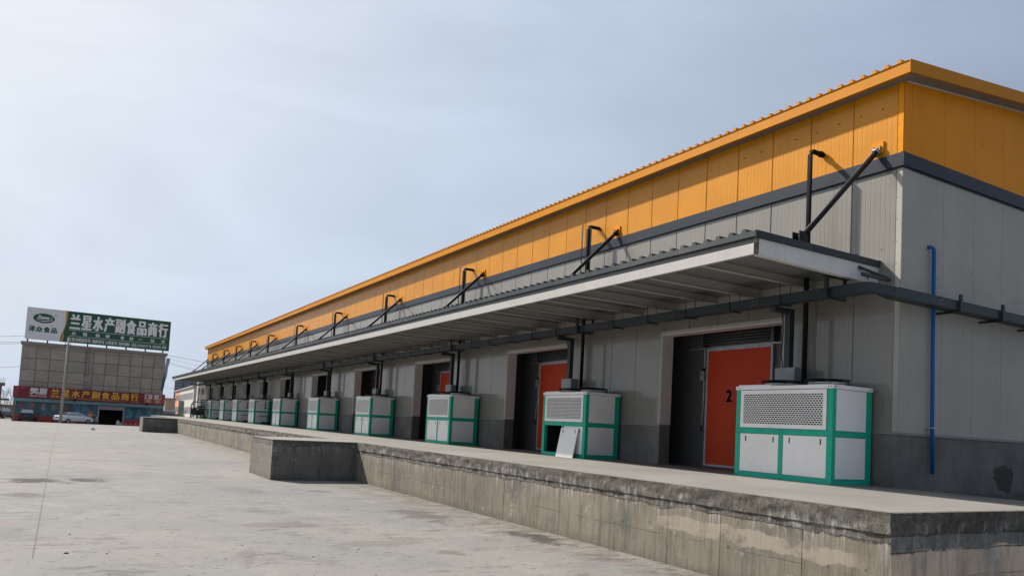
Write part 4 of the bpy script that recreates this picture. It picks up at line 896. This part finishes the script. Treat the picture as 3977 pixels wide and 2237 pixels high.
chars([('泽', -18.28, -17.52, 10.24, 11.02, ytb, .03, 0, 'y'), ('众', -17.46, -16.66, 10.24, 11.0, ytb, .03, 0, 'y'), ('食', -16.58, -15.80, 10.24, 11.02, ytb, .03, 0, 'y'), ('品', -15.72, -14.98, 10.24, 10.98, ytb, .03, 0, 'y'), ('®', -15.42, -15.16, 12.55, 12.8, ytb, 0, 0, 'y')], bgrn, bb)
x0, x1 = -13.58, -1.06; pw = (x1-x0)/n; chars([(ch, x0+k*pw+.02, x0+(k+1)*pw-.09, 11.10, 13.14, ytb, .046, 0, 'y') for k, ch in enumerate(big)], bw2, bb)
xs_ = [-13.30, -12.02, -10.52, -9.40, -7.62, -6.62, -5.55, -4.35, -3.02]; xs_ = [-13.25, -11.9, -10.35, -9.1, -7.25, -6.1, -4.95, -3.35, -1.95]
chars([(ch, x, x+.52, 10.25 if ch != '一' else 10.48, 10.74 if ch != '一' else 10.54, ytb, .02, 0, 'y') for ch, x in zip('火锅烧烤食材一站式', xs_)], bw2, bb)
W(text([('主营:鸡鸭副系列', -13.52, -10.9, 9.36, 9.90, ytb, .016, 0, 'y'), ('海鲜系列', -10.7, -9.22, 9.36, 9.90, ytb, .016, 0, 'y'), ('火锅系列', -9.05, -7.6, 9.36, 9.90, ytb, .016, 0, 'y'), ('各种调料', -7.4, -5.98, 9.36, 9.9, ytb, .016, 0, 'y'), ('电话:18196917118', -5.75, -3.2, 9.36, 9.9, ytb, .016, 0, 'y'), ('18196911898', -3.0, -1.18, 9.40, 9.86, ytb, .016, 0, 'y')], bw2, bb, 'small_lettering'))['kind'] = 'stuff'
b = MB(); b.box(-13.58, -1.16, ytb, YB-.003, 10.93, 10.97); b.box(-13.56, -1.18, ytb, YB-.003, 10.07, 10.11); W(b.build('rule_line', bw2, bb))
pst = mat('post_rust', (.10, .06, .05), .7, var=.2)
for x in (-18.3, -16.0, -13.6, -11.2, -8.85, -6.4, -3.9, -1.6):
    q = MB().box(x-.09, x+.09, YB+.14, YB+.32, 8.84, 12.8); q.box(x-.07, x+.07, YB+.32, YB+1.8, 8.84, 8.95); W(q.build('post', pst, bb))
# torn banner hanging off the corner of the tower
b = MB(); g = []
for r in range(13):
    z = 8.15-r*.39; xo = -1.08-.32*(r/12)**1.4*1.2
    g.append([(xo+.52*(c/6)*(1-.45*r/12)+.03*math.sin(r*1.3+c), YS+.2+.10*math.sin(c*2+r*.7), z+.05*math.sin(c*1.7+r)) for c in range(7)])
for A, B in zip(g, g[1:]):
    for c in range(6): b.face([A[c], A[c+1], B[c+1], B[c]], True)
gg = G('banner_cloth', .8); zc_ = gg.xyz()[2]; m_ = gg.finish(gg.mix(gg.ramp(gg.math('ADD', zc_, gg.noise(2, 4)), 5.2, 6.4), (.06, .20, .20), (.42, .47, .55)))
tag(b.build('torn_banner', m_), 'torn blue and white banner hanging down the right edge of the tower', 'banner')

# ---- lamp pole in front of the shop
pl = thing('utility_pole', 'pale concrete utility pole standing behind the tail of the white car', 'pole', (-13.43, 79.0, ZG)); pl['label'] = 'tall pale concrete utility pole in front of the white car'
MB().tube([(-.07, 0, -.1), (.0, 0, 4.4), (.03, 0, 8.55)], .145, 12, True, .085).build('shaft', mat('pole_concrete', (.33, .325, .27), .8, var=.08, vscale=2), pl)
MB().box(-.30, .32, -.05, .05, 7.72, 7.80).build('cross_arm', M['redrail'] if False else M['blackm'], pl); q = MB(); q.tube([(-.22, 0, 7.8), (-.22, 0, 8.05)], .03, 6); q.tube([(.05, 0, 8.5), (.0, 0, 8.95)], .012, 5); q.tube([(.22, 0, 7.8), (.22, 0, 8.0)], .03, 6); q.build('insulator', M['redrail'], pl)

# ================================================================ VEHICLES
tyre = mat('tyre', (.012, .012, .012), .8); rim = mat('rim', (.35, .36, .37), .35, metal=.6); cglass = mat('car_glass', (.28, .30, .32), .10, metal=.85); chrome = mat('chrome', (.5, .5, .5), .2, metal=.9)
def wheel(par, x, y, r, wd, zc=None):
    o = MB().tube([(x, y-wd/2, r), (x, y-wd*.42, r), (x, y+wd*.42, r), (x, y+wd/2, r)], r, 18).build('wheel', tyre, par)
    q = MB(); q.tube([(x, y-wd/2-.006, r), (x, y+wd/2+.006, r)], r*.66, 14); q.build('rim', rim, o)
    h = MB()
    for k in range(5):
        a = k*2*math.pi/5
        for s in (-1, 1): h.obox((x+.42*r*math.cos(a), y+s*(wd/2+.008), r+.42*r*math.sin(a)), (.10*r*-math.sin(a), 0, .10*r*math.cos(a)), (.2*r*math.cos(a), 0, .2*r*math.sin(a)), (0, .003, 0))
    h.build('rim_gap', tyre, o); return o
def car(label, loc, rz, body_m, prof, roof, W2, wb, r, group, suv=False):
    """length along local x (nose +x); prof = shoulder line (x, z), roof = greenhouse outline (x, z)"""
    c = thing('parked_car', label, 'car', loc, group, rz)
    st = []
    for x, zb, zs, wv in prof: st.append((x, zb, zs, wv))
    b = MB(); rings = []
    for x, zb, zs, wv in st:
        h = zs-zb; rings.append([(x, -wv*.86, zb), (x, -wv, zb+.16*h), (x, -wv*1.0, zb+.55*h), (x, -wv*.96, zb+.86*h), (x, -wv*.84, zs), (x, 0, zs+.02), (x, wv*.84, zs), (x, wv*.96, zb+.86*h), (x, wv, zb+.55*h), (x, wv, zb+.16*h), (x, wv*.86, zb)])
    for A, B in zip(rings, rings[1:]):
        for k in range(len(A)-1): b.face([A[k], A[k+1], B[k+1], B[k]], True)
        b.face([A[-1], A[0], B[0], B[-1]])
    b.face(rings[0]); b.face(rings[-1]); bo = b.build('body', body_m, c)
    g = MB(); n = len(roof)
    def sect(x, z, zt): return W2*(.86-.24*max(0, (z-roof[0][1]))/max(.01, zt-roof[0][1]))
    zt = max(p[1] for p in roof); Lp = [(x, -sect(x, z, zt), z) for x, z in roof]; Rp = [(x, sect(x, z, zt), z) for x, z in roof]
    for k in range(n-1): g.face([Lp[k], Lp[k+1], Rp[k+1], Rp[k]], True)
    g.face(Lp); g.face(Rp); g.build('cabin', body_m, c)
    # glazing set just proud of the cabin
    gs = MB(); zw = roof[0][1]+.05; zc = zt-.09
    xa = roof[1][0] if len(roof) > 3 else roof[0][0]
    fx = lambda z, rear: (roof[0][0]+(roof[1][0]-roof[0][0])*(z-roof[0][1])/(roof[1][1]-roof[0][1])) if rear else (roof[-1][0]+(roof[-2][0]-roof[-1][0])*(z-roof[-1][1])/(roof[-2][1]-roof[-1][1]))
    for s in (-1, 1):
        pts = [(fx(zw, 1)+.10, zw), (fx(zc, 1)+.14, zc), (fx(zc, 0)-.12, zc), (fx(zw, 0)-.12, zw)]; xm = (pts[0][0]+pts[3][0])/2
        for h0, h1 in ((0, .49), (.52, 1)):
            q = lambda t, z, i0, i1: (pts[i0][0]+(pts[i1][0]-pts[i0][0])*t, s*(sect(0, z, zt)+.006), z)
            gs.face([q(h0, zw, 0, 3), q(h1, zw, 0, 3), q(h1, zc, 1, 2), q(h0, zc, 1, 2)])
    for rear in (1, 0):
        s = -.012 if rear else .012; gs.face([(fx(zw, rear)+s, -sect(0, zw, zt)*.86, zw), (fx(zw, rear)+s, sect(0, zw, zt)*.86, zw), (fx(zc, rear)+s, sect(0, zc, zt)*.86, zc), (fx(zc, rear)+s, -sect(0, zc, zt)*.86, zc)])
    gs.build('windows', cglass, c)
    for x in wb:
        for s in (-1, 1): wheel(c, x, s*(W2-.10), r, .21)
    x0, x1 = st[0][0], st[-1][0]; tl = mat('tail_lamp', (.25, .012, .012), .25)
    for s in (-1, 1):
        MB().box(x0-.02, x0+.22, s*W2*.62, s*W2*.965, .80 if not suv else .92, .93 if not suv else 1.0).build('tail_lamp', tl, c); MB().box(x1-.25, x1+.0, s*W2*.58, s*W2*.94, .60, .70).build('headlamp', chrome, c)
        MB().box(x1-1.62, x1-1.45, s*(W2-.02), s*(W2+.16), .93, 1.06).build('mirror', body_m, c)
        for xx in (-.45, .5): MB().box(xx-.10, xx+.08, s*(W2+.0), s*(W2+.02), .76, .79).build('door_handle', chrome, c)
    if suv: MB().box(x0-.025, x0, -W2*.62, W2*.62, .95, .985).build('tail_lamp', tl, c)
    MB().box(x0-.035, x0-.01, -.22, .22, .70 if not suv else .80, .84 if not suv else .93).build('number_plate', mat('plate_blue', (.02, .08, .42), .5), c)
    MB().box(x0-.03, x0+.2, -W2*.8, W2*.8, .28, .42).build('rear_bumper', mat('bumper_black', (.02, .02, .02), .6), c)
    return c
wpaint = mat('car_white', (.62, .64, .66), .22); bpaint = mat('car_black', (.012, .013, .015), .15); gpaint = mat('car_grey', (.05, .055, .06), .2)
sedan = [(-2.25, .36, .86, .72), (-2.15, .28, .96, .84), (-1.6, .26, .99, .89), (-.6, .26, .97, .90), (.6, .26, .95, .90), (1.2, .26, .92, .89), (1.75, .27, .84, .85), (2.15, .28, .72, .78), (2.28, .34, .60, .66)]
sroof = [(-1.75, .97), (-1.05, 1.36), (-.55, 1.44), (.15, 1.43), (.55, 1.34), (1.25, .92)]
suvp = [(-2.30, .42, .95, .78), (-2.22, .34, 1.10, .88), (-1.7, .32, 1.14, .93), (-.4, .32, 1.12, .94), (.8, .32, 1.08, .94), (1.6, .32, 1.0, .90), (2.1, .34, .86, .82), (2.26, .42, .70, .7)]
suvr = [(-2.18, 1.10), (-1.80, 1.52), (-1.4, 1.64), (.1, 1.64), (.55, 1.54), (1.3, 1.05)]
car('white saloon car parked in front of the blue glazed shopfront', (-12.15, 103.4, gz(103.4)), R(34), wpaint, sedan, sroof, .90, (-1.32, 1.36), .32, 'cars parked before the shop')
car('black estate car seen from behind, parked at the left end of the shopfront', (-17.2, 106.3, gz(106.3)), R(88), bpaint, suvp, suvr, .94, (-1.4, 1.4), .36, 'cars parked before the shop')
for k, (x, y, a) in enumerate(((-22.9, 122, 80), (-21.3, 128, 70))):
    car(['dark grey car cut by the left edge of the photo, behind the shop corner', 'black car parked just left of the shop corner, near the grey wall'][k], (x, y, -1.92), R(a), gpaint if k == 0 else bpaint, suvp, suvr, .94, (-1.4, 1.4), .36, 'cars parked beside the grey wall')

# cargo tricycle on the dock
tcy = thing('cargo_tricycle', 'black covered cargo tricycle parked on the dock by the farthest units', 'tricycle', (-2.12, 70.3, 0), rz=R(-9))
kb = mat('trike_black', (.014, .014, .015), .45)
q = MB(); q.box(-.62, .62, .55, 1.9, .42, .95); q.build('cargo_box', kb, tcy)
q = MB(); q.prism([(-.34, .30), (.34, .30), (.42, .72), (.30, 1.02), (-.30, 1.02), (-.42, .72)], 'y', -.62, -.42); q.build('fairing', kb, tcy)
q = MB(); q.box(-.62, -.38, -.5, .2, .34, .98); q.box(.38, .62, -.5, .2, .34, .98); q.build('leg_shields', kb, tcy)
pts = [(-.60, 0, .55), (-.63, 0, 1.25), (-.52, 0, 1.52), (-.25, 0, 1.60), (.25, 0, 1.60), (.52, 0, 1.52), (.63, 0, 1.25), (.60, 0, .55)]
for yy in (-.35, .7, 1.85): MB().tube([(a, yy+b_, c) for a, b_, c in pts], .028, 6).build('canopy_hoop', kb, tcy)
q = MB()
for a, c in zip(pts[2:6], pts[3:6]): q.face([(a[0], -.4, a[2]+.03), (c[0], -.4, c[2]+.03), (c[0], 1.9, c[2]+.03), (a[0], 1.9, a[2]+.03)])
q.build('canopy_cover', kb, tcy); pass
q = MB(); q.face([(-.12, -.34, 1.05), (.60, -.34, 1.05), (.60, -.36, 1.20), (.1, -.36, 1.22)]); q.build('side_cloth', mat('cloth_slate', (.05, .065, .08), .8), tcy)
MB().tube([(0, -.70, .90), (0, -.62, .90)], .095, 14).build('headlamp', mat('lamp_glass', (.5, .5, .46), .15), tcy)
q = MB(); q.tube([(-.40, -.35, 1.12), (-.15, -.5, 1.05), (.15, -.5, 1.05), (.40, -.35, 1.12)], .02, 6); q.tube([(0, -.5, 1.05), (0, -.72, .26)], .035, 6); q.build('handlebar', M['blackm'], tcy)
for s in (-1, 1): q = MB(); q.tube([(s*.3, -.45, 1.08), (s*.44, -.48, 1.28)], .012, 5); q.obox((s*.46, -.5, 1.33), (.06, 0, 0), (0, .01, 0), (0, 0, .05)); q.build('mirror', M['blackm'], tcy)
def bwheel(par, x, y, r, wd):
    o = MB().tube([(x-wd/2, y, r), (x+wd/2, y, r)], r, 16).build('wheel', tyre, par); MB().tube([(x-wd/2-.01, y, r), (x+wd/2+.01, y, r)], r*.5, 10).build('rim', rim, o)
bwheel(tcy, 0, -.72, .25, .11); bwheel(tcy, -.60, 1.25, .26, .12); bwheel(tcy, .60, 1.25, .26, .12)
MB().prism([(-.95, .36), (-.8, .52), (-.55, .52), (-.45, .36), (-.55, .46), (-.8, .46)], 'x', -.08, .08).build('mudguard', kb, tcy)
q = MB().box(-.25, .25, .0, .5, .62, .74); q.build('seat', mat('seat_grey', (.06, .05, .045), .7), tcy)

# motor scooter beside the shop door
ms = thing('motor_scooter', 'dark motor scooter parked at the left of the open shop door', 'scooter', (-9.55, 109.8, gz(109.8)), rz=R(20))
for y in (-.55, .6): bwheel(ms, 0, y, .23, .10)
MB().prism([(-.25, .35), (.75, .35), (.8, .75), (.25, .8), (.05, .45), (-.25, .42)], 'x', -.14, .14).build('body', kb, ms); MB().prism([(-.62, .35), (-.42, .40), (-.30, .95), (-.42, 1.0)], 'x', -.16, .16).build('leg_shield', mat('scooter_silver', (.25, .26, .28), .3), ms)
MB().prism([(.1, .78), (.8, .76), (.8, .86), (.15, .88)], 'x', -.13, .13).build('seat', M['blackm'], ms); q = MB(); q.tube([(-.34, -.36, 1.02), (0, -.40, 1.06), (.34, -.36, 1.02)], .018, 6); q.tube([(0, -.4, 1.05), (0, -.58, .25)], .03, 6); q.build('handlebar', M['blackm'], ms); MB().tube([(0, -.50, 1.0), (0, -.42, 1.0)], .08, 10).build('headlamp', chrome, ms); MB().obox((-.3, -.4, 1.25), (.07, 0, 0), (0, .01, 0), (0, 0, .05)).build('mirror', chrome, ms)
# white sacks at the door, red crates under the right-hand window
def sack(x, y, s, label):
    b = MB(); n = 10; rings = []
    for r, (f_, z) in enumerate(((.8, 0), (1.0, .18), (.95, .42), (.6, .60), (.25, .68), (.32, .76))): rings.append([(s*.25*f_*math.cos(2*math.pi*k/n)*(1+.1*math.sin(k*2+r)), s*.2*f_*math.sin(2*math.pi*k/n), s*z) for k in range(n)])
    for A, B in zip(rings, rings[1:]):
        for k in range(n): b.face([A[k], A[(k+1) % n], B[(k+1) % n], B[k]], True)
    b.face(rings[-1]); tag(b.build('sack', mat('sack_white', (.5, .48, .46), .8, var=.15), None, (x, y, gz(y))), label, 'sack', 'sacks by the shop door')
sack(-6.75, 110.6, 1.0, 'white tied sack at the right side of the open shop door'); sack(-6.30, 111.2, .62, 'smaller pale sack just right of the white sack at the shop door')
for k in range(6):
    x = -5.75+k*.62; t = thing('fish_crate', ['red plastic crate nearest to the open shop door', 'second red plastic crate from the shop door', 'third red plastic crate from the shop door', 'fourth red plastic crate from the shop door', 'fifth red plastic crate from the shop door', 'red plastic crate nearest to the concrete dock'][k], 'crate', (x, 110.9, gz(110.9)), 'red crates under the right-hand shop window')
    q = MB(); q.box(-.28, .28, -.2, .2, 0, .03); q.box(-.28, .28, -.2, -.18, .03, .55+.07*(k % 3)); q.box(-.28, .28, .18, .2, .03, .55+.07*(k % 3)); q.box(-.28, -.26, -.18, .18, .03, .55); q.box(.26, .28, -.18, .18, .03, .55); q.build('tub', mat('crate_red', (.42, .03, .03), .45), t)
    q = MB(); q.box(-.16, .16, -.21, -.2, .12, .34); q.build('crate_label', mat('crate_print_%d' % (k % 3), [(.35, .3, .3), (.2, .22, .4), (.4, .35, .25)][k % 3], .5), t)

# ================================================================ FAR BUILDINGS, RIGHT
winm = mat('far_window', (.07, .065, .06), .3)
lb = thing('office_block', 'long two storey white block with a salmon end, seen under the canopy', 'building', (16, 230, GZ))
def P2(t, z, off=0.0):          # along the long face from (14,191) to (18.1,268.5)
    a, c = Vector((13.96, 194.7)), Vector((18.09, 268.6)); d = (c-a).normalized(); n_ = Vector((-d.y, d.x)); p = a+d*t+n_*off; return (p.x, p.y, z)
LL = 74.0
def quadbox(t0, t1, z0, z1, off0, off1, name, m, par):
    b = MB(); P = [P2(t0, z0, off0), P2(t1, z0, off0), P2(t1, z0, off1), P2(t0, z0, off1)]; Q = [(p[0], p[1], z1) for p in P]
    for k in range(4): b.face([P[k], P[(k+1) % 4], Q[(k+1) % 4], Q[k]])
    b.face(P); b.face(Q); o = b.build(name, m, par)
    root = par
    while root.parent: root = root.parent
    o.matrix_parent_inverse = Matrix.Translation(-Vector(root.location)); return o
fw = mat('far_white', (.50, .475, .44), .8, var=.05, vscale=.3); fs = mat('far_salmon', (.62, .23, .15), .8, var=.05, vscale=.3)
quadbox(0, 51, GZ, 6.7, 0, -12, 'wall', fw, lb); quadbox(51.05, LL, GZ, 6.7, 0, -12, 'salmon_wall', fs, lb); quadbox(-.3, LL+.3, 6.7, 7.0, .35, -12.3, 'roof', mat('far_roof', (.36, .35, .34), .8), lb)
for zr in (3.6, -.1):
    for k in range(24):
        t = 2+k*2.95; quadbox(t, t+1.45, zr, zr+1.75, .05, -.1, 'window', winm, lb)
wb_ = thing('white_block', 'white block with small dark windows right of the long white block', 'building', (10, 150, GZ))
def W3(o): o.matrix_parent_inverse = Matrix.Translation(-Vector(o.parent.location)); return o
W3(MB().box(8.3, 24, 147, 148.2, GZ, 6.3).build('wall', mat('far_cream', (.55, .52, .47), .8, var=.05, vscale=.3), wb_)); W3(MB().box(8.25, 24.2, 146.9, 148.3, 6.3, 6.5).build('roof', fw, wb_))
for k in range(9):
    if k == 1: continue
    W3(MB().box(8.45+k*.27, 8.45+k*.27+.16, 146.95, 147.05, 3.9, 5.05).build('window', winm, wb_))
    W3(MB().box(8.45+k*.27, 8.45+k*.27+.16, 146.95, 147.05, 2.6, 2.95).build('window', winm, wb_))
gt = thing('glass_tower', 'dark blue glazed building rising behind the long white block', 'building', (20, 300, GZ))
W3(MB().box(21.2, 46, 300, 302, GZ, 12.6).build('wall', mat('tower_glass', (.15, .20, .25), .3, var=.2, vscale=.15), gt))
for k in range(9): W3(MB().box(21.2+k*2.9, 21.4+k*2.9, 299.85, 300, GZ, 12.6).build('mullion', mat('mullion', (.03, .035, .04), .5), gt))
for k in range(8): W3(MB().box(21.2, 46, 299.9, 300-.02, 3.5+k*1.2, 3.62+k*1.2).build('transom', mat('mullion', (0, 0, 0)), gt))
br = thing('mud_brick_house', 'plain brown flat-roofed house between the shop and the salmon block', 'house', (4, 160, GZ))
W3(MB().box(4.1, 6.0, 160, 166, GZ, 2.85).build('wall', mat('far_brown', (.36, .29, .22), .9, var=.12, vscale=.5), br)); W3(MB().box(4.0, 6.05, 159.8, 166.2, 2.85, 3.0).build('roof', mat('far_brown_roof', (.2, .17, .14), .9), br))
tk = thing('tank_trailer', 'silver grey tank trailer parked beyond the end of the dock', 'tank trailer', (.45, 118.5, GZ)); q = MB(); q.tube([(-.95, 0, 1.9), (-.85, 0, 1.9), (.85, 0, 1.9), (.95, 0, 1.9)], .62, 16); q.build('tank', mat('tank_silver', (.30, .32, .35), .35, var=.05), tk); MB().box(-1.0, 1.0, -.5, .5, .75, 1.28).build('chassis', mat('chassis_dark', (.03, .035, .04), .6), tk)
for x in (-.6, .6): wheel(tk, x, -.45, .42, .25)
q = MB().box(-.45, .45, -.645, -.6, 1.92, 2.0); q.build('name_band', mat('band_dark', (.06, .06, .07), .5), tk)
gc = thing('covered_heap', 'low heap under a bright green cover beyond the end of the dock', 'heap', (1.7, 116, GZ+.22)); b = MB(); n = 14; rings = []
for f_, z in ((1.0, 1.30), (.98, 1.52), (.82, 1.66), (.45, 1.78), (.05, 1.84)): rings.append([(.80*f_*math.cos(2*math.pi*k/n), .8*f_*math.sin(2*math.pi*k/n), z+.03*math.sin(k*2)) for k in range(n)])
for A, B in zip(rings, rings[1:]):
    for k in range(n): b.face([A[k], A[(k+1) % n], B[(k+1) % n], B[k]], True)
b.build('cover', mat('cover_green', (.10, .19, .05), .7), gc); MB().box(-.6, .6, -.55, .55, 0, 1.32).build('load', M['dark'], gc)
ggt = thing('mesh_gate', 'green steel framed gate with pale mesh panels beyond the dock end', 'gate', (2.95, 125, GZ)); gm = mat('gate_green', (.01, .10, .05), .5)
q = MB(); q.box(-.40, -.34, -.03, .03, 0, 4.15); q.box(.34, .40, -.03, .03, 0, 4.15); q.box(-.03, .03, -.03, .03, 0, 4.15)
for k in range(5): q.box(-.40, .40, -.025, .025, 1.6+k*.62, 1.66+k*.62)
q.build('frame', gm, ggt)
for k in range(4):
    for s in (0, 1): MB().box(-.33+s*.36, -.04+s*.37, -.008, .008, 1.67+k*.62, 2.21+k*.62).build('mesh_panel', mat('gate_mesh', (.25, .38, .33), .6), ggt)

# ================================================================ FAR LEFT
uf = thing('unfinished_frame', 'unfinished concrete frame with bare reinforcing bars at the left edge', 'building', (-22.4, 130, GZ)); cg_ = mat('raw_concrete', (.17, .155, .135), .9, var=.15, vscale=.8)
W3(MB().box(-22.6, -21.75, 129.7, 130.3, GZ, 3.0).build('column', cg_, uf)); W3(MB().box(-26, -21.42, 129.5, 131, 2.96, 3.42).build('beam', cg_, uf)); W3(MB().box(-26, -20.75, 129.4, 132, .76, 1.07).build('slab', cg_, uf)); W3(MB().box(-21.95, -21.75, 129.8, 130.2, GZ, .76).build('column', cg_, uf))
for k in range(7): W3(MB().tube([(-22.5+k*.17, 130, 3.42), (-22.5+k*.17+random.uniform(-.06, .06), 130, 3.9+random.uniform(0, .5))], .022, 5).build('rebar', cg_, uf))
gw = thing('boundary_wall', 'low grey boundary wall running left behind the shop corner', 'wall', (-30, 136, GZ)); W3(MB().box(-60, -19.5, 136, 136.3, GZ, .0).build('masonry', mat('wall_grey', (.22, .23, .24), .9, var=.1), gw)); W3(MB().box(-60, -19.4, 135.9, 136.4, .0, .12).build('coping', cg_, gw))
# bare winter trees
bark = mat('bark', (.26, .215, .175), .95, var=.2)
def bare_tree(x, y, z0, h, label, seed, spread=.5):
    rnd = random.Random(seed); t = thing('bare_tree', label, 'tree', (x, y, z0), 'bare winter trees beyond the yard'); tk_, cr = MB(), MB()
    tk_.tube([(0, 0, 0), (rnd.uniform(-.1, .1), 0, h*.45), (rnd.uniform(-.25, .25), 0, h*.9)],   .022*h**.8, 6, True, .02)
    def br(p, d, ln, r, lev):
        q = p+d*ln; cr.tube([p, p.lerp(q, .5)+Vector((rnd.uniform(-.05, .05), 0, .03)), q], r, 4, False, r*.45)
        if lev < 3:
            for k in range(4 if lev < 2 else 3):
                nd = (d+Vector((rnd.uniform(-.7, .7), rnd.uniform(-.7, .7), rnd.uniform(.0, .7)))).normalized(); br(p.lerp(q, rnd.uniform(.35, 1)), nd, ln*rnd.uniform(.5, .75), r*.6, lev+1)
    for k in range(10): zz = h*rnd.uniform(.15, .88); a = rnd.uniform(0, 6.28); br(Vector((0, 0, zz)), Vector((math.cos(a)*spread, math.sin(a)*spread, 1)).normalized(), h*rnd.uniform(.16, .30), .013, 0)
    tk_.build('trunk', bark, t); cr.build('crown', bark, t)
TR = ['bare tree left of the shop, nearest to the tower wall', 'taller bare tree left of the shop, second from the tower wall', 'bare tree behind the boundary wall, in the middle of the gap', 'slender bare tree beside the unfinished frame', 'bare tree at the left edge behind the unfinished frame']
for k, (x, h) in enumerate(((-20.9, 3.6), (-21.9, 4.1), (-22.8, 3.5), (-23.7, 3.9), (-25.0, 3.6))): bare_tree(x, 140+k*1.3, GZ, h, TR[k], 11+k)
TR2 = ['small bare tree between the shop and the brown house', 'bare tree in front of the brown house', 'bare tree by the salmon end of the long block']
for k, (x, y, h) in enumerate(((2.6, 150, 3.6), (4.9, 156, 3.9), (7.4, 158, 3.7))): bare_tree(x, y, GZ, h, TR2[k], 31+k)
# overhead wires
def wire(p, q, sag, label, r=.02):
    p, q = Vector(p), Vector(q); b = MB(); b.tube([p.lerp(q, t/16)-Vector((0, 0, sag*4*(t/16)*(1-t/16))) for t in range(17)], r, 5); tag(b.build('overhead_wire', M['blackm']), label, 'wire', 'overhead wires')
for k, (za, zb, lab) in enumerate(((10.3, 10.98, 'highest overhead wire left of the billboard'), (9.55, 10.05, 'second overhead wire left of the billboard'), (9.3, 9.8, 'third overhead wire left of the billboard, just above roof level'), (5.3, 6.3, 'lowest overhead wire, meeting the left side of the grey tower'))): wire((-32, 131, za-.5), (-18.5, 130, zb), .25, lab, .022)
for k, (p, q, s, lab) in enumerate((((-.95, 112.4, 8.6), (30, 120, 7.6), .6, 'upper thick wire from the tower corner towards the canopy'), ((-.95, 112.4, 8.15), (30, 118, 5.2), .6, 'second wire from the tower corner towards the canopy'), ((-.95, 112.4, 7.6), (30, 118, 3.6), .5, 'third wire from the tower corner towards the canopy'), ((-.95, 112.6, 7.45), (30, 119, 3.2), .5, 'lowest slanting wire from the tower corner towards the canopy'), ((-1.0, 113, 3.95), (21, 200, 6.2), .3, 'single wire low between the tower and the blue glazed building'))): wire(p, q, s, lab, .024 if k == 0 else .014)
